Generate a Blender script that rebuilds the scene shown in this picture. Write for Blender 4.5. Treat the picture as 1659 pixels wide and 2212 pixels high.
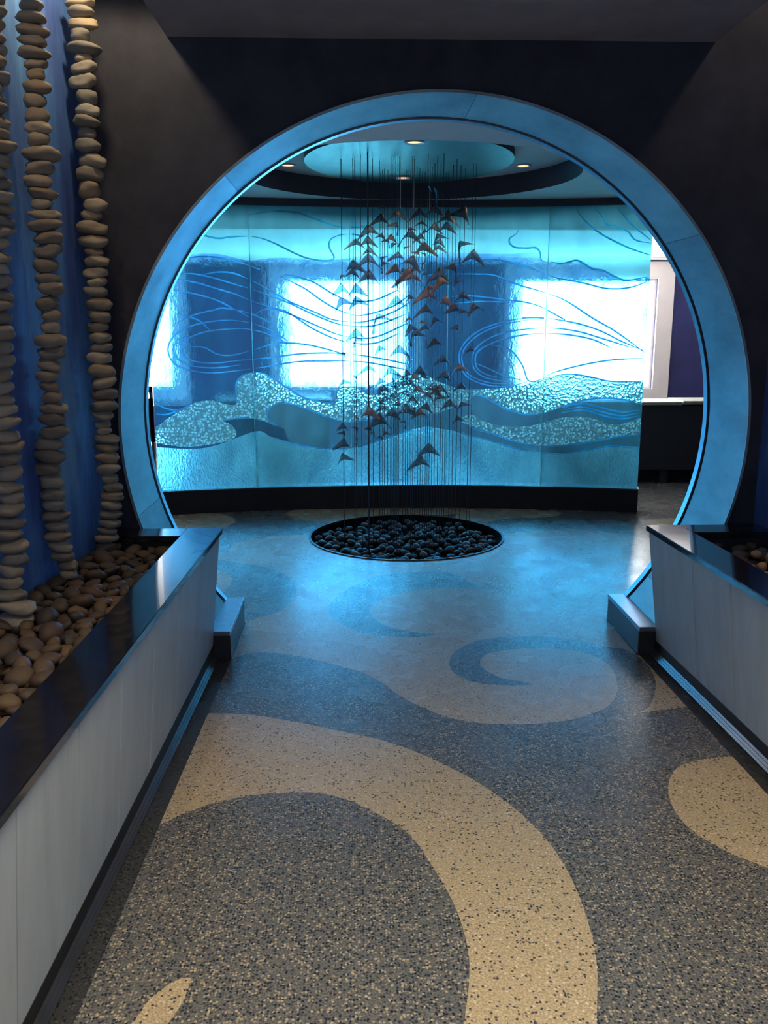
import bpy, bmesh, math, random
import numpy as np
from mathutils import Vector, Matrix, noise
from mathutils.geometry import delaunay_2d_cdt

# ------------------------------------------------------------------ scene, camera, light
scene = bpy.context.scene
COL = scene.collection
for o in list(bpy.data.objects):
    bpy.data.objects.remove(o, do_unlink=True)

IW, IH = 1659, 2212
FPX, PITCH, YAW, EYE = 1900.5, 0.2071, 0.0314, 1.5
cam_d = bpy.data.cameras.new('camera')
cam_d.sensor_fit = 'VERTICAL'
cam_d.sensor_height = 36.0
cam_d.sensor_width = 27.0
cam_d.lens = FPX * 36.0 / IH
cam_d.clip_end = 60
cam_d.clip_start = 0.02
cam = bpy.data.objects.new('camera', cam_d)
COL.objects.link(cam)
cam.location = (0, 0, EYE)
cam.rotation_euler = (math.pi / 2 - PITCH, 0, -YAW)
scene.camera = cam

vs = scene.view_settings
vs.view_transform = 'Standard'
vs.look = 'None'
vs.gamma = 1
vs.use_curve_mapping = False
vs.exposure = 0.0

WIN_STRENGTH = 38.0        # daylight panes of the far windows
WELL_SPOT = 21.0           # warm spots over the stone beds
CORRIDOR = 38.0            # added soft area light under the corridor soffit
BACK_FILL = 38.0           # added fill spots in the room behind the glass

world = bpy.data.worlds.new('world')
scene.world = world
world.use_nodes = True
bg = world.node_tree.nodes['Background']
bg.inputs[0].default_value = (0.42, 0.5, 0.75, 1)
bg.inputs[1].default_value = 0.8


def area_light(name, loc, rot, sx, sy, power, color, spread=180):
    d = bpy.data.lights.new(name, 'AREA')
    d.shape = 'RECTANGLE'
    d.size, d.size_y = sx, sy
    d.energy = power
    d.color = color
    d.spread = math.radians(spread)
    o = bpy.data.objects.new(name, d)
    COL.objects.link(o)
    o.location = loc
    o.rotation_euler = rot
    return o


def spot_light(name, loc, target, power, color, angle=60, blend=0.4, radius=0.03):
    d = bpy.data.lights.new(name, 'SPOT')
    d.energy = power
    d.color = color
    d.spot_size = math.radians(angle)
    d.spot_blend = blend
    d.shadow_soft_size = radius
    o = bpy.data.objects.new(name, d)
    COL.objects.link(o)
    o.location = loc
    v = Vector(target) - Vector(loc)
    o.rotation_euler = v.to_track_quat('-Z', 'Y').to_euler()
    return o


# unseen spots added to brighten the far wall and window trim
spot_light('back_room_fill', (4.3, 8.6, 2.2), (3.4, 10.5, 1.2), BACK_FILL, (1.0, .93, .88), 110, .8, .08)
spot_light('back_room_fill', (1.2, 8.4, 2.2), (1.2, 10.5, 1.2), BACK_FILL, (1.0, .96, .93), 120, .8, .08)
spot_light('back_room_fill', (-1.8, 8.4, 2.2), (-1.8, 10.5, 1.2), BACK_FILL, (1.0, .96, .93), 120, .8, .08)
# unseen area light added under the soffit for general corridor light
area_light('corridor_fill', (0.36, 1.0, 2.6), (0, 0, 0), 1.2, 1.2, CORRIDOR, (1.0, 0.84, 0.63), 104)
# warm spots recessed high over the two stone beds
spot_light('well_spot', (-0.90, 3.38, 2.86), (-1.02, 3.2, 0.9), WELL_SPOT * .62, (1.0, 0.80, 0.52), 170, 0.25)
spot_light('well_spot', (-0.92, 2.55, 2.95), (-1.06, 2.85, 0.7), WELL_SPOT * .8, (1.0, 0.72, 0.42), 100, 0.6)
spot_light('well_spot', (1.76, 3.35, 3.08), (1.8, 3.15, 0.9), WELL_SPOT * .3, (1.0, 0.80, 0.58), 160, 0.3)

# unseen warm spots added to tint the floor edges along both planters
for lx, ly, le in ((-.50, 1.9, 26), (-.47, 2.8, 26), (1.25, 2.35, 34), (1.22, 3.1, 26)):
    spot_light('floor_edge_fill', (lx, ly, 2.62), (lx + (.03 if lx > 0 else -.03), ly, 0), le, (1.0, .56, .26), 30, 1.0, .03)

# ------------------------------------------------------------------ camera-calibrated measuring (pixel of the photo -> point on a real plane)
_cy, _sy, _cp, _sp = math.cos(YAW), math.sin(YAW), math.cos(PITCH), math.sin(PITCH)
_f = Vector((_sy * _cp, _cy * _cp, -_sp))
_r = Vector((_cy, -_sy, 0))
_u = _r.cross(_f)
_O = Vector((0, 0, EYE))


def ray(u, v):
    return _f + _r * ((u - IW / 2) / FPX) - _u * ((v - IH / 2) / FPX)


def onz(u, v, z=0.0):
    d = ray(u, v)
    return _O + d * ((z - EYE) / d.z)


def ony(u, v, y):
    d = ray(u, v)
    return _O + d * (y / d.y)


# ------------------------------------------------------------------ object helpers
def link(name, bm, mat, parent=None, smooth=False, loc=None):
    me = bpy.data.meshes.new(name)
    bmesh.ops.recalc_face_normals(bm, faces=bm.faces)
    bm.to_mesh(me)
    bm.free()
    mats = mat if isinstance(mat, (list, tuple)) else [mat]
    for m in mats:
        me.materials.append(m)
    if smooth:
        for p in me.polygons:
            p.use_smooth = True
        me.set_sharp_from_angle(angle=math.radians(38))
    o = bpy.data.objects.new(name, me)
    COL.objects.link(o)
    if parent is not None:
        o.parent = parent
    if loc is not None:
        o.location = loc
    return o


def tag(o, label, cat, group=None, kind=None):
    o['label'] = label
    o['category'] = cat
    if group:
        o['group'] = group
    if kind:
        o['kind'] = kind
    return o


def empty(name, label, cat, loc=(0, 0, 0), group=None):
    o = bpy.data.objects.new(name, None)
    o.empty_display_size = 0.05
    COL.objects.link(o)
    o.location = loc
    return tag(o, label, cat, group)


def struct(name, bm, mat, smooth=False, label=None):
    o = link(name, bm, mat, None, smooth)
    o['kind'] = 'structure'
    if label:
        o['label'] = label
    return o


def bx(bm, x0, y0, z0, x1, y1, z1, mi=0, bevel=0):
    vs_ = [bm.verts.new(p) for p in ((x0, y0, z0), (x1, y0, z0), (x1, y1, z0), (x0, y1, z0),
                                     (x0, y0, z1), (x1, y0, z1), (x1, y1, z1), (x0, y1, z1))]
    fs = []
    for q in ((0, 3, 2, 1), (4, 5, 6, 7), (0, 1, 5, 4), (1, 2, 6, 5), (2, 3, 7, 6), (3, 0, 4, 7)):
        f = bm.faces.new([vs_[i] for i in q])
        f.material_index = mi
        fs.append(f)
    if bevel:
        es = list({e for f in fs for e in f.edges})
        bmesh.ops.bevel(bm, geom=es, offset=bevel, segments=2, affect='EDGES', profile=0.6)
    return bm


def hexa(bm, pts, mi=0):
    """eight corners: bottom four then top four, same winding"""
    v = [bm.verts.new(p) for p in pts]
    for q in ((0, 3, 2, 1), (4, 5, 6, 7), (0, 1, 5, 4), (1, 2, 6, 5), (2, 3, 7, 6), (3, 0, 4, 7)):
        bm.faces.new([v[i] for i in q]).material_index = mi
    return bm


def box(x0, y0, z0, x1, y1, z1, bevel=0):
    return bx(bmesh.new(), x0, y0, z0, x1, y1, z1, 0, bevel)


def tube(bm, pts, r, n=6, flat=1.0, nrm=None):
    """tube along points; flat squashes along nrm"""
    rings = []
    m = len(pts)
    for i, p in enumerate(pts):
        p = Vector(p)
        a = Vector(pts[max(0, i - 1)])
        b = Vector(pts[min(m - 1, i + 1)])
        t = (b - a).normalized()
        ref = nrm(p) if nrm else (Vector((0, 0, 1)) if abs(t.z) < .9 else Vector((1, 0, 0)))
        s = t.cross(ref).normalized()
        q = s.cross(t).normalized()
        rr = r[i] if isinstance(r, (list, tuple)) else r
        rings.append([bm.verts.new(p + s * math.cos(k * 2 * math.pi / n) * rr + q * math.sin(k * 2 * math.pi / n) * rr * flat)
                      for k in range(n)])
    for i in range(m - 1):
        for k in range(n):
            bm.faces.new((rings[i][k], rings[i][(k + 1) % n], rings[i + 1][(k + 1) % n], rings[i + 1][k]))
    bm.faces.new(rings[0][::-1])
    bm.faces.new(rings[-1])
    return bm


def smooth_line(pts, step=6):
    """Catmull-Rom through 2D pixel points"""
    P = [Vector(p) for p in pts]
    P = [P[0] * 2 - P[1]] + P + [P[-1] * 2 - P[-2]]
    out = []
    for i in range(1, len(P) - 2):
        a, b, c, d = P[i - 1:i + 3]
        n = max(2, int((c - b).length / step))
        for k in range(n):
            t = k / n
            out.append(0.5 * ((2 * b) + (c - a) * t + (2 * a - 5 * b + 4 * c - d) * t * t + (3 * b - a - 3 * c + d) * t ** 3))
    out.append(P[-2])
    return out


def pip(x, y, poly):
    c = False
    j = len(poly) - 1
    for i in range(len(poly)):
        xi, yi = poly[i][0], poly[i][1]
        xj, yj = poly[j][0], poly[j][1]
        if (yi > y) != (yj > y) and x < (xj - xi) * (y - yi) / (yj - yi) + xi:
            c = not c
        j = i
    return c


def cdt_mesh(outer, polys, classify, extra_edges=()):
    """triangulated planar arrangement; returns verts, [(tri, material)]"""
    pts, edges = [], []

    def add(poly, closed=True):
        s = len(pts)
        pts.extend(Vector((p[0], p[1])) for p in poly)
        n = len(poly)
        for i in range(n if closed else n - 1):
            edges.append((s + i, s + (i + 1) % n))
    add(outer)
    for p in polys:
        add(p)
    for p in extra_edges:
        add(p, False)
    v, e, f, *_ = delaunay_2d_cdt(pts, edges, [], 0, 1e-5)
    out = []
    for t in f:
        cx = sum(v[i][0] for i in t) / len(t)
        cy = sum(v[i][1] for i in t) / len(t)
        if not pip(cx, cy, outer):
            continue
        m = classify(cx, cy)
        if m is not None:
            out.append((t, m))
    return v, out


# ------------------------------------------------------------------ materials
class NT:
    def __init__(self, name):
        self.m = bpy.data.materials.new(name)
        self.m.use_nodes = True
        self.t = self.m.node_tree
        self.t.nodes.clear()
        self.out = self.n('ShaderNodeOutputMaterial')

    def n(self, typ, **kw):
        nd = self.t.nodes.new(typ)
        for k, v in kw.items():
            if k.startswith('i_'):
                key = k[2:].replace('_', ' ')
                for s in nd.inputs:
                    if s.name.lower() == key.lower():
                        s.default_value = v
                        break
            else:
                setattr(nd, k, v)
        return nd

    def l(self, a, b):
        self.t.links.new(a, b)

    def coord(self, scale=(1, 1, 1), kind='Object'):
        tc = self.n('ShaderNodeTexCoord')
        mp = self.n('ShaderNodeMapping')
        mp.inputs['Scale'].default_value = scale
        self.l(tc.outputs[kind], mp.inputs[0])
        return mp.outputs[0]

    def noise(self, vec, scale=5, detail=4, rough=.5):
        nd = self.n('ShaderNodeTexNoise')
        nd.inputs['Scale'].default_value = scale
        nd.inputs['Detail'].default_value = detail
        nd.inputs['Roughness'].default_value = rough
        self.l(vec, nd.inputs['Vector'])
        return nd

    def ramp(self, fac, stops):
        r = self.n('ShaderNodeValToRGB')
        els = r.color_ramp.elements
        while len(els) > 1:
            els.remove(els[-1])
        els[0].position = stops[0][0]
        els[0].color = (*stops[0][1], 1)
        for p, c in stops[1:]:
            e = els.new(p)
            e.color = (*c, 1)
        self.l(fac, r.inputs[0])
        return r.outputs[0]

    def bump(self, h, strength=.3, dist=.01):
        b = self.n('ShaderNodeBump')
        b.inputs['Strength'].default_value = strength
        b.inputs['Distance'].default_value = dist
        self.l(h, b.inputs['Height'])
        return b.outputs[0]

    def principled(self, **kw):
        p = self.n('ShaderNodeBsdfPrincipled')
        for k, v in kw.items():
            p.inputs[k.replace('_', ' ')].default_value = v
        self.l(p.outputs[0], self.out.inputs[0])
        return p


def c4(c):
    return (c[0], c[1], c[2], 1)


def mat_plain(name, col, rough=.6, metal=0, var=.25, scale=8, bump=.1, stretch=(1, 1, 1), spec=.5, bdist=.003, coat=0):
    k = NT(name)
    v = k.coord(stretch)
    n = k.noise(v, scale, 5, .6)
    lo = tuple(c * (1 - var) for c in col)
    hi = tuple(min(1, c * (1 + var)) for c in col)
    c = k.ramp(n.outputs['Fac'], [(.3, lo), (.7, hi)])
    p = k.principled(Roughness=rough, Metallic=metal)
    p.inputs['Specular IOR Level'].default_value = spec
    p.inputs['Coat Weight'].default_value = coat
    k.l(c, p.inputs['Base Color'])
    n2 = k.noise(v, scale * 14, 3)
    k.l(k.bump(n2.outputs['Fac'], bump, bdist), p.inputs['Normal'])
    return k.m


def mat_emit(name, col, strength):
    k = NT(name)
    e = k.n('ShaderNodeEmission')
    e.inputs[0].default_value = c4(col)
    e.inputs[1].default_value = strength
    k.l(e.outputs[0], k.out.inputs[0])
    return k.m


def mat_terrazzo(name, base, chip_a, chip_b, chip_frac, fine, rough=.25, hi=.84):
    """polished terrazzo: matrix colour, two chip colours"""
    k = NT(name)
    v = k.coord((1, 1, 1))
    v1 = k.n('ShaderNodeTexVoronoi')
    v1.inputs['Scale'].default_value = 130
    k.l(v, v1.inputs['Vector'])
    sep = k.n('ShaderNodeSeparateColor')
    k.l(v1.outputs['Color'], sep.inputs[0])
    r1 = k.ramp(sep.outputs[0], [(0, chip_a), (chip_frac, chip_a), (chip_frac + .04, base), (hi, base), (hi + .06, chip_b)])
    # soft round chip shape
    dr = k.ramp(v1.outputs['Distance'], [(.35, (1, 1, 1)), (.6, (0, 0, 0))])
    mix = k.n('ShaderNodeMix', data_type='RGBA')
    k.l(dr, mix.inputs[0])
    mix.inputs[6].default_value = c4(base)
    k.l(r1, mix.inputs[7])
    n = k.noise(v, 170, 2, .6)
    f = k.ramp(n.outputs['Fac'], [(.35, (1 - fine,) * 3), (.65, (1 + fine * .6,) * 3)])
    mul = k.n('ShaderNodeMix', data_type='RGBA', blend_type='MULTIPLY')
    mul.inputs[0].default_value = 1
    k.l(mix.outputs[2], mul.inputs[6])
    k.l(f, mul.inputs[7])
    p = k.principled(Roughness=rough)
    k.l(mul.outputs[2], p.inputs['Base Color'])
    nb = k.noise(v, 5, 2)
    rr = k.n('ShaderNodeMapRange')
    rr.inputs[3].default_value = rough * .8
    rr.inputs[4].default_value = rough * 1.35
    k.l(nb.outputs['Fac'], rr.inputs[0])
    k.l(rr.outputs[0], p.inputs['Roughness'])
    return k.m


def mat_glass(name, tint, trans=.45, milk=.25, milk_col=(.25, .75, .95), bump_scale=30, bump=.4, bdist=.006,
              kind='noise', rough=.08, gloss=.08, ior=1.25, mottle=0.0, dif=.3):
    """cast tinted glass: clear part + rippled refraction + milky part + surface gloss"""
    k = NT(name)
    v = k.coord((1, 1, .55))
    if kind == 'pebble':
        t = k.n('ShaderNodeTexVoronoi')
        t.inputs['Scale'].default_value = bump_scale
        v = k.coord((1.0, 1.0, 1.0))
        wn = k.noise(v, 9, 2)
        ad = k.n('ShaderNodeVectorMath', operation='MULTIPLY_ADD')
        k.l(wn.outputs['Color'], ad.inputs[0])
        ad.inputs[1].default_value = (.05, .05, .05)
        k.l(v, ad.inputs[2])
        k.l(ad.outputs[0], t.inputs['Vector'])
        h = t.outputs['Distance']
    else:
        t = k.noise(v, bump_scale, 4, .6)
        h = t.outputs['Fac']
    nb = k.bump(h, bump, bdist)
    tr = k.n('ShaderNodeBsdfTransparent')
    rf = k.n('ShaderNodeBsdfRefraction')
    mn = k.noise(k.coord((1, 1, .5)), 2.2, 8, .72)
    dk = (tint[0] * (1 - mottle) ** 1.6, tint[1] * (1 - mottle), tint[2] * (1 - mottle * .6))
    tcl = k.ramp(mn.outputs['Fac'], [(.38, dk), (.58, tint)])
    k.l(tcl, tr.inputs[0])
    k.l(tcl, rf.inputs['Color'])
    rf.inputs['IOR'].default_value = ior
    rf.inputs['Roughness'].default_value = rough
    k.l(nb, rf.inputs['Normal'])
    tl = k.n('ShaderNodeBsdfTranslucent')
    k.l(nb, tl.inputs['Normal'])
    tn = k.noise(k.coord((1, 1, .4)), 3.5, 4, .6)
    if kind == 'pebble':     # relief shading put into the milk colour: bright bosses, dark grooves
        tcol = k.ramp(h, [(.15, tuple(min(1, c * 1.1) for c in milk_col)), (.42, tuple(c * .45 for c in milk_col)), (.6, tuple(c * .28 for c in milk_col))])
    else:
        tcol = k.ramp(tn.outputs['Fac'], [(.35, tuple(c * .45 for c in milk_col)), (.62, milk_col)])
    k.l(tcol, tl.inputs[0])
    df = k.n('ShaderNodeBsdfDiffuse')
    df.inputs[0].default_value = c4(tuple(c * .8 for c in milk_col))
    k.l(nb, df.inputs['Normal'])
    gl = k.n('ShaderNodeBsdfGlossy')
    gl.inputs['Roughness'].default_value = .12
    gl.inputs[0].default_value = (.75, .92, 1, 1)
    k.l(nb, gl.inputs['Normal'])
    m1 = k.n('ShaderNodeMixShader')
    m1.inputs[0].default_value = trans
    k.l(rf.outputs[0], m1.inputs[1])
    k.l(tr.outputs[0], m1.inputs[2])
    md = k.n('ShaderNodeMixShader')
    md.inputs[0].default_value = dif
    k.l(tl.outputs[0], md.inputs[1])
    k.l(df.outputs[0], md.inputs[2])
    m2 = k.n('ShaderNodeMixShader')
    m2.inputs[0].default_value = milk
    k.l(m1.outputs[0], m2.inputs[1])
    k.l(md.outputs[0], m2.inputs[2])
    m3 = k.n('ShaderNodeMixShader')
    m3.inputs[0].default_value = gloss
    k.l(m2.outputs[0], m3.inputs[1])
    k.l(gl.outputs[0], m3.inputs[2])
    k.l(m3.outputs[0], k.out.inputs[0])
    return k.m


def mat_gauze(name, col, see):
    # fine metal mesh: lets part of the light through
    k = NT(name)
    n = k.noise(k.coord(), 4, 4)
    c = k.ramp(n.outputs['Fac'], [(.3, tuple(x * .6 for x in col)), (.7, tuple(min(1, x * 1.3) for x in col))])
    p = k.n('ShaderNodeBsdfPrincipled')
    p.inputs['Roughness'].default_value = .45
    p.inputs['Metallic'].default_value = .35
    k.l(c, p.inputs['Base Color'])
    t = k.n('ShaderNodeBsdfTransparent')
    m = k.n('ShaderNodeMixShader')
    m.inputs[0].default_value = see
    k.l(p.outputs[0], m.inputs[1])
    k.l(t.outputs[0], m.inputs[2])
    k.l(m.outputs[0], k.out.inputs[0])
    return k.m


M = {}
M['terr_light'] = mat_terrazzo('terrazzo_tan', (.40, .33, .21), (.05, .05, .06), (.55, .48, .35), .13, .35)
M['terr_dark'] = mat_terrazzo('terrazzo_dark', (.115, .12, .12), (.022, .028, .042), (.36, .31, .22), .36, .5, hi=.66)
M['terr_border'] = mat_terrazzo('terrazzo_border', (.035, .038, .04), (.012, .012, .016), (.07, .07, .06), .3, .3)
M['arch_wall'] = mat_plain('charcoal_plaster', (.050, .051, .064), .75, 0, .25, 5, .3, spec=.2)
M['soffit'] = mat_plain('grey_plaster', (.36, .35, .37), .9, 0, .12, 5, .25, spec=.2)
M['panel'] = mat_plain('grey_laminate', (.40, .46, .49), .42, 0, .10, 6, .06, (3, 3, .5), spec=.4)
M['seam'] = mat_plain('dark_seam', (.045, .042, .045), .8)
M['cap'] = mat_plain('black_polished_stone', (.010, .010, .013), .13, 0, .2, 20, .01, spec=1.0, coat=.6)
M['block'] = mat_plain('dark_bronze', (.018, .020, .026), .38, .0, .2, 12, .05, spec=.6)
M['kick'] = mat_plain('dark_polished_strip', (.03, .035, .045), .24, 0.0, .15, 10, .0, (1, 1, 1), spec=.7)
M['kick_dark'] = mat_plain('black_reveal', (.008, .008, .01), .6)
M['white_wall'] = mat_plain('white_plaster', (.68, .62, .60), .8, 0, .05, 4, .1)
M['frame_white'] = mat_plain('white_paint', (.66, .60, .57), .5, 0, .04, 5, .05)
M['blue_wall'] = mat_plain('deep_blue_plaster', (.018, .020, .095), .8, 0, .3, 3, .2)
M['ceil_grey'] = mat_plain('grey_ceiling', (.66, .64, .64), .85, 0, .06, 4, .1)
M['ceil_dark'] = mat_plain('dark_band', (.06, .06, .08), .8, 0, .1, 4, .1)
M['base_dark'] = mat_plain('black_plinth', (.010, .010, .013), .55, 0, .2, 8, .05)
M['wire'] = mat_plain('steel_cable', (.035, .045, .06), .4, .8, .1)
M['wire_light'] = mat_plain('copper_cable', (.55, .50, .46), .35, .8, .1)
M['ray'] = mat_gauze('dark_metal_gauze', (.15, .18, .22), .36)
M['ray_warm_lit'] = mat_gauze('warm_lit_copper_gauze', (.50, .38, .33), .2)  # lit copy of the gauze: warm downlight put into the colour
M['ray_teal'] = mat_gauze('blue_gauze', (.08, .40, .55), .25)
M['bench'] = mat_plain('charcoal_upholstery', (.022, .024, .030), .9, 0, .3, 60, .4)
M['bench_top'] = mat_plain('cream_lip', (.26, .25, .19), .6, 0, .2, 10, .1)
M['rod'] = mat_plain('black_rod', (.02, .02, .02), .5, .5)
M['lip'] = mat_plain('steel_lip', (.30, .36, .42), .3, 1.0, .1, 30)
M['day'] = mat_emit('overcast_daylight_pane', (.90, .96, 1.0), WIN_STRENGTH)
M['lamp_warm'] = mat_emit('warm_lamp_face', (1.0, .45, .25), 2.2)
M['lamp_ring'] = mat_plain('lamp_trim', (.55, .6, .62), .4, .3, .05)
M['pit_rim'] = mat_plain('dark_rim', (.02, .022, .03), .35, .8, .1)


def mat_lining(name, col, rough):
    k = NT(name)
    v = k.coord((1, .35, 1))
    n = k.noise(v, 3.0, 5, .65)
    c = k.ramp(n.outputs['Fac'], [(.32, tuple(x * .5 for x in col)), (.66, col)])
    p = k.principled(Roughness=rough, Metallic=(1.0 if 'disc' in name else .75))
    k.l(c, p.inputs['Base Color'])
    n3 = k.noise(v, 7, 5, .7)
    rr = k.n('ShaderNodeMapRange')
    rr.inputs[3].default_value = rough - .08
    rr.inputs[4].default_value = rough + .12
    k.l(n3.outputs['Fac'], rr.inputs[0])
    k.l(rr.outputs[0], p.inputs['Roughness'])
    k.l(k.bump(n.outputs['Fac'], .015, .004), p.inputs['Normal'])
    return k.m


M['lining'] = mat_lining('satin_steel', (.40, .50, .50), .46)
M['lining_b'] = mat_lining('satin_steel_dark', (.30, .38, .40), .50)
M['drum'] = mat_lining('satin_disc', (.06, .065, .07), .42)


def mat_mural():
    k = NT('blue_mural')
    v = k.coord((1, 1, .22))
    n = k.noise(v, 7, 6, .65)
    n2 = k.noise(k.coord((1, 1, .6)), 1.6, 3, .5)
    mx = k.n('ShaderNodeMath', operation='MULTIPLY_ADD')
    mx.inputs[1].default_value = .55
    k.l(n.outputs['Fac'], mx.inputs[0])
    mm = k.n('ShaderNodeMath', operation='MULTIPLY')
    mm.inputs[1].default_value = .45
    k.l(n2.outputs['Fac'], mm.inputs[0])
    k.l(mm.outputs[0], mx.inputs[2])
    c = k.ramp(mx.outputs[0], [(.36, (.05, .09, .30)), (.48, (.08, .17, .48)), (.56, (.11, .30, .66)), (.68, (.22, .52, .80))])
    p = k.principled(Roughness=.6)
    k.l(c, p.inputs['Base Color'])
    k.l(k.bump(n.outputs['Fac'], .2, .004), p.inputs['Normal'])
    return k.m


M['mural'] = mat_mural()


def mat_stone(name, cols, rough=.7, spec=.3):
    k = NT(name)
    oi = k.n('ShaderNodeObjectInfo')
    c = k.ramp(oi.outputs['Random'], [(i / max(1, len(cols) - 1), x) for i, x in enumerate(cols)])
    v = k.coord()
    n = k.noise(v, 22, 6, .65)
    f = k.ramp(n.outputs['Fac'], [(.3, (.72,) * 3), (.7, (1.12,) * 3)])
    mul = k.n('ShaderNodeMix', data_type='RGBA', blend_type='MULTIPLY')
    mul.inputs[0].default_value = 1
    k.l(c, mul.inputs[6])
    k.l(f, mul.inputs[7])
    p = k.principled(Roughness=rough)
    p.inputs['Specular IOR Level'].default_value = spec
    k.l(mul.outputs[2], p.inputs['Base Color'])
    k.l(k.bump(k.noise(v, 90, 4).outputs['Fac'], .25, .003), p.inputs['Normal'])
    return k.m


M['stone'] = mat_stone('beach_stone', [(.31, .26, .19), (.42, .36, .26), (.22, .20, .165), (.36, .28, .18), (.46, .41, .31)])
M['bed'] = mat_stone('river_rock', [(.085, .058, .042), (.13, .085, .05), (.055, .048, .042), (.17, .11, .06), (.085, .065, .045)], .55, .4)
M['pebble'] = mat_stone('black_pebble', [(.022, .024, .03), (.035, .034, .036), (.02, .022, .03), (.05, .04, .036)], .32, .6)
M['coral'] = mat_stone('orange_rock', [(.62, .36, .18), (.5, .3, .16)], .6)

# cast glass surfaces
M['g_clear'] = mat_glass('blue_cast_glass', (.075, .38, .74), .32, .08, (.03, .42, .80), 16, .5, .012, rough=.24, gloss=.05, mottle=.45)
M['g_top'] = mat_glass('frosted_ceiling_lit_glass', (.10, .52, .70), .2, .30, (.11, .52, .66), 10, .2, .006, rough=.3, gloss=.04, mottle=.15)  # ceiling light from behind is put into this tint and milk
M['g_low'] = mat_glass('rippled_blue_glass', (.05, .38, .70), .15, .30, (.10, .58, .86), 60, 1.0, .03, rough=.3, gloss=.10, mottle=.3)
M['g_pebble'] = mat_glass('pebbled_glass', (.05, .42, .72), .0, .42, (.16, .66, .90), 46, .8, .014, 'pebble', rough=.15, gloss=.07, ior=1.25, mottle=.4)
M['g_wave'] = mat_glass('smooth_wave_glass', (.04, .32, .62), .30, .16, (.07, .46, .74), 8, .2, .006, rough=.22, gloss=.05, mottle=.25)
M['g_back'] = mat_glass('glass_back', (.93, .97, .99), 1.0, .0, (.5, .8, .9), 5, .0, .001, gloss=.03)
M['g_edge'] = mat_glass('glass_edge', (.35, .9, 1.0), .2, .6, (.5, .95, 1.0), 5, .0, .001, gloss=.15)
M['g_line'] = mat_glass('raised_glass_line', (.10, .72, .95), .25, .78, (.30, .88, 1.0), 20, .1, .004, rough=.15, gloss=.14, ior=1.2, dif=.08)

# ------------------------------------------------------------------ shared dimensions
XC, ZC, R, D1, D2 = .358, 1.057, 1.385, 3.87, 4.347
PX, PY, PR = .36, 6.28, .70           # pit
GX, GR = .35, 7.8                     # glass arc
GY = 7.33 - GR
SOFF_Z = 2.64


def wall_lx(y):                        # left side wall, splayed
    return -1.09 - .09 * (D1 - y)


# ------------------------------------------------------------------ floor with terrazzo zones
def px_poly(pts, ox=0, oy=0, s=1.0, step=8):
    return [onz(p[0], p[1]) for p in smooth_line([(ox + a * s, oy + b * s) for a, b in pts], step)]


def z1(pts):                           # curve given in the 440,1080 crop (x0.6028)
    return px_poly(pts, 440, 1080, .6028)


def z2(pts):
    return px_poly(pts, 100, 1480, .9397)


def v2(*pts):
    return [Vector((x, y, 0)) for x, y in pts]


B_out = z2([(1265, 779), (1266, 650), (1250, 560), (1210, 450), (1150, 355), (1060, 270), (940, 195), (800, 135), (650, 100), (500, 72), (400, 65), (330, 66)])
P1 = (z1([(0, 690), (60, 600), (150, 553), (250, 548), (350, 562), (450, 585), (560, 615), (640, 655), (700, 700), (800, 750), (900, 785),
          (1000, 800), (1150, 803), (1300, 790), (1420, 755), (1470, 715), (1482, 660), (1460, 600), (1400, 560), (1320, 540), (1200, 530),
          (1070, 540), (1010, 555), (990, 580), (1010, 610), (1080, 640), (1170, 655)])
      + z1([(1180, 663), (1080, 665), (980, 655), (910, 630), (880, 590), (900, 545), (980, 505), (1100, 490), (1230, 490), (1350, 505),
            (1440, 525), (1520, 540), (1590, 590), (1620, 660), (1600, 735), (1560, 762)])
      + v2((1.45, 3.30), (1.6, 3.1), (1.6, -1), (.3, -1), (.45, 1.1)) + B_out + v2((-.8, 3.25), (-.8, 3.6)))
A = (v2((-.8, -1), (-.8, 2.42)) + z2([(245, 328), (330, 290), (420, 262), (540, 247), (650, 252), (740, 285), (830, 340), (890, 420), (940, 510),
                                     (968, 600), (972, 680), (960, 779)]) + v2((.15, 1.2), (-.05, .7), (-.3, -1)))
SL = z2([(335, 672), (300, 678), (240, 720), (190, 790)]) + v2((-.6, 1.2), (-.45, 1.3)) + z2([(270, 790), (310, 735), (335, 672)])
DB = z2([(1600, 165), (1560, 165), (1500, 172), (1450, 190), (1430, 230), (1440, 280), (1480, 330), (1560, 380), (1659, 420)]) + v2((1.6, 2.2), (1.6, 2.95))
P2 = z1([(-40, 205), (60, 215), (120, 225), (220, 240), (290, 265), (330, 310), (320, 360), (270, 400), (190, 425), (150, 435), (40, 400), (-40, 330)])
P2b = z1([(20, 255), (60, 256), (95, 268), (100, 290), (80, 320), (20, 330)])
P3 = z1([(440, 385), (500, 330), (600, 280), (700, 262), (850, 258), (920, 275), (980, 305), (1080, 322), (980, 316), (900, 318), (830, 318),
         (680, 340), (600, 380), (600, 410), (640, 445), (730, 470), (830, 482), (760, 492), (680, 490), (560, 475), (470, 430), (440, 390)])
FAR = (z1([(-200, 210), (65, 185), (110, 155), (200, 135), (350, 125), (470, 135)]) + v2((.35, 6.3)) + z1([(1060, 120), (1280, 105), (1450, 115), (1620, 142), (1850, 150)])
       + v2((5.2, 6.4), (5.2, 11), (-4, 11), (-4, 6.2)))
F1 = z1([(-150, 50), (0, 48), (60, 50), (115, 72), (70, 100), (0, 108), (-150, 104)])
F2 = z1([(290, 50), (330, 36), (450, 26), (700, 22), (900, 26), (960, 35), (900, 50), (700, 60), (480, 80), (330, 74)])
F3 = z1([(900, 32), (1100, 30), (1280, 45), (1230, 62), (1100, 66), (1010, 78), (900, 70)])
F4 = z1([(1560, 70), (1700, 66), (1850, 80), (1850, 130), (1650, 120), (1580, 100)])
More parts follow.
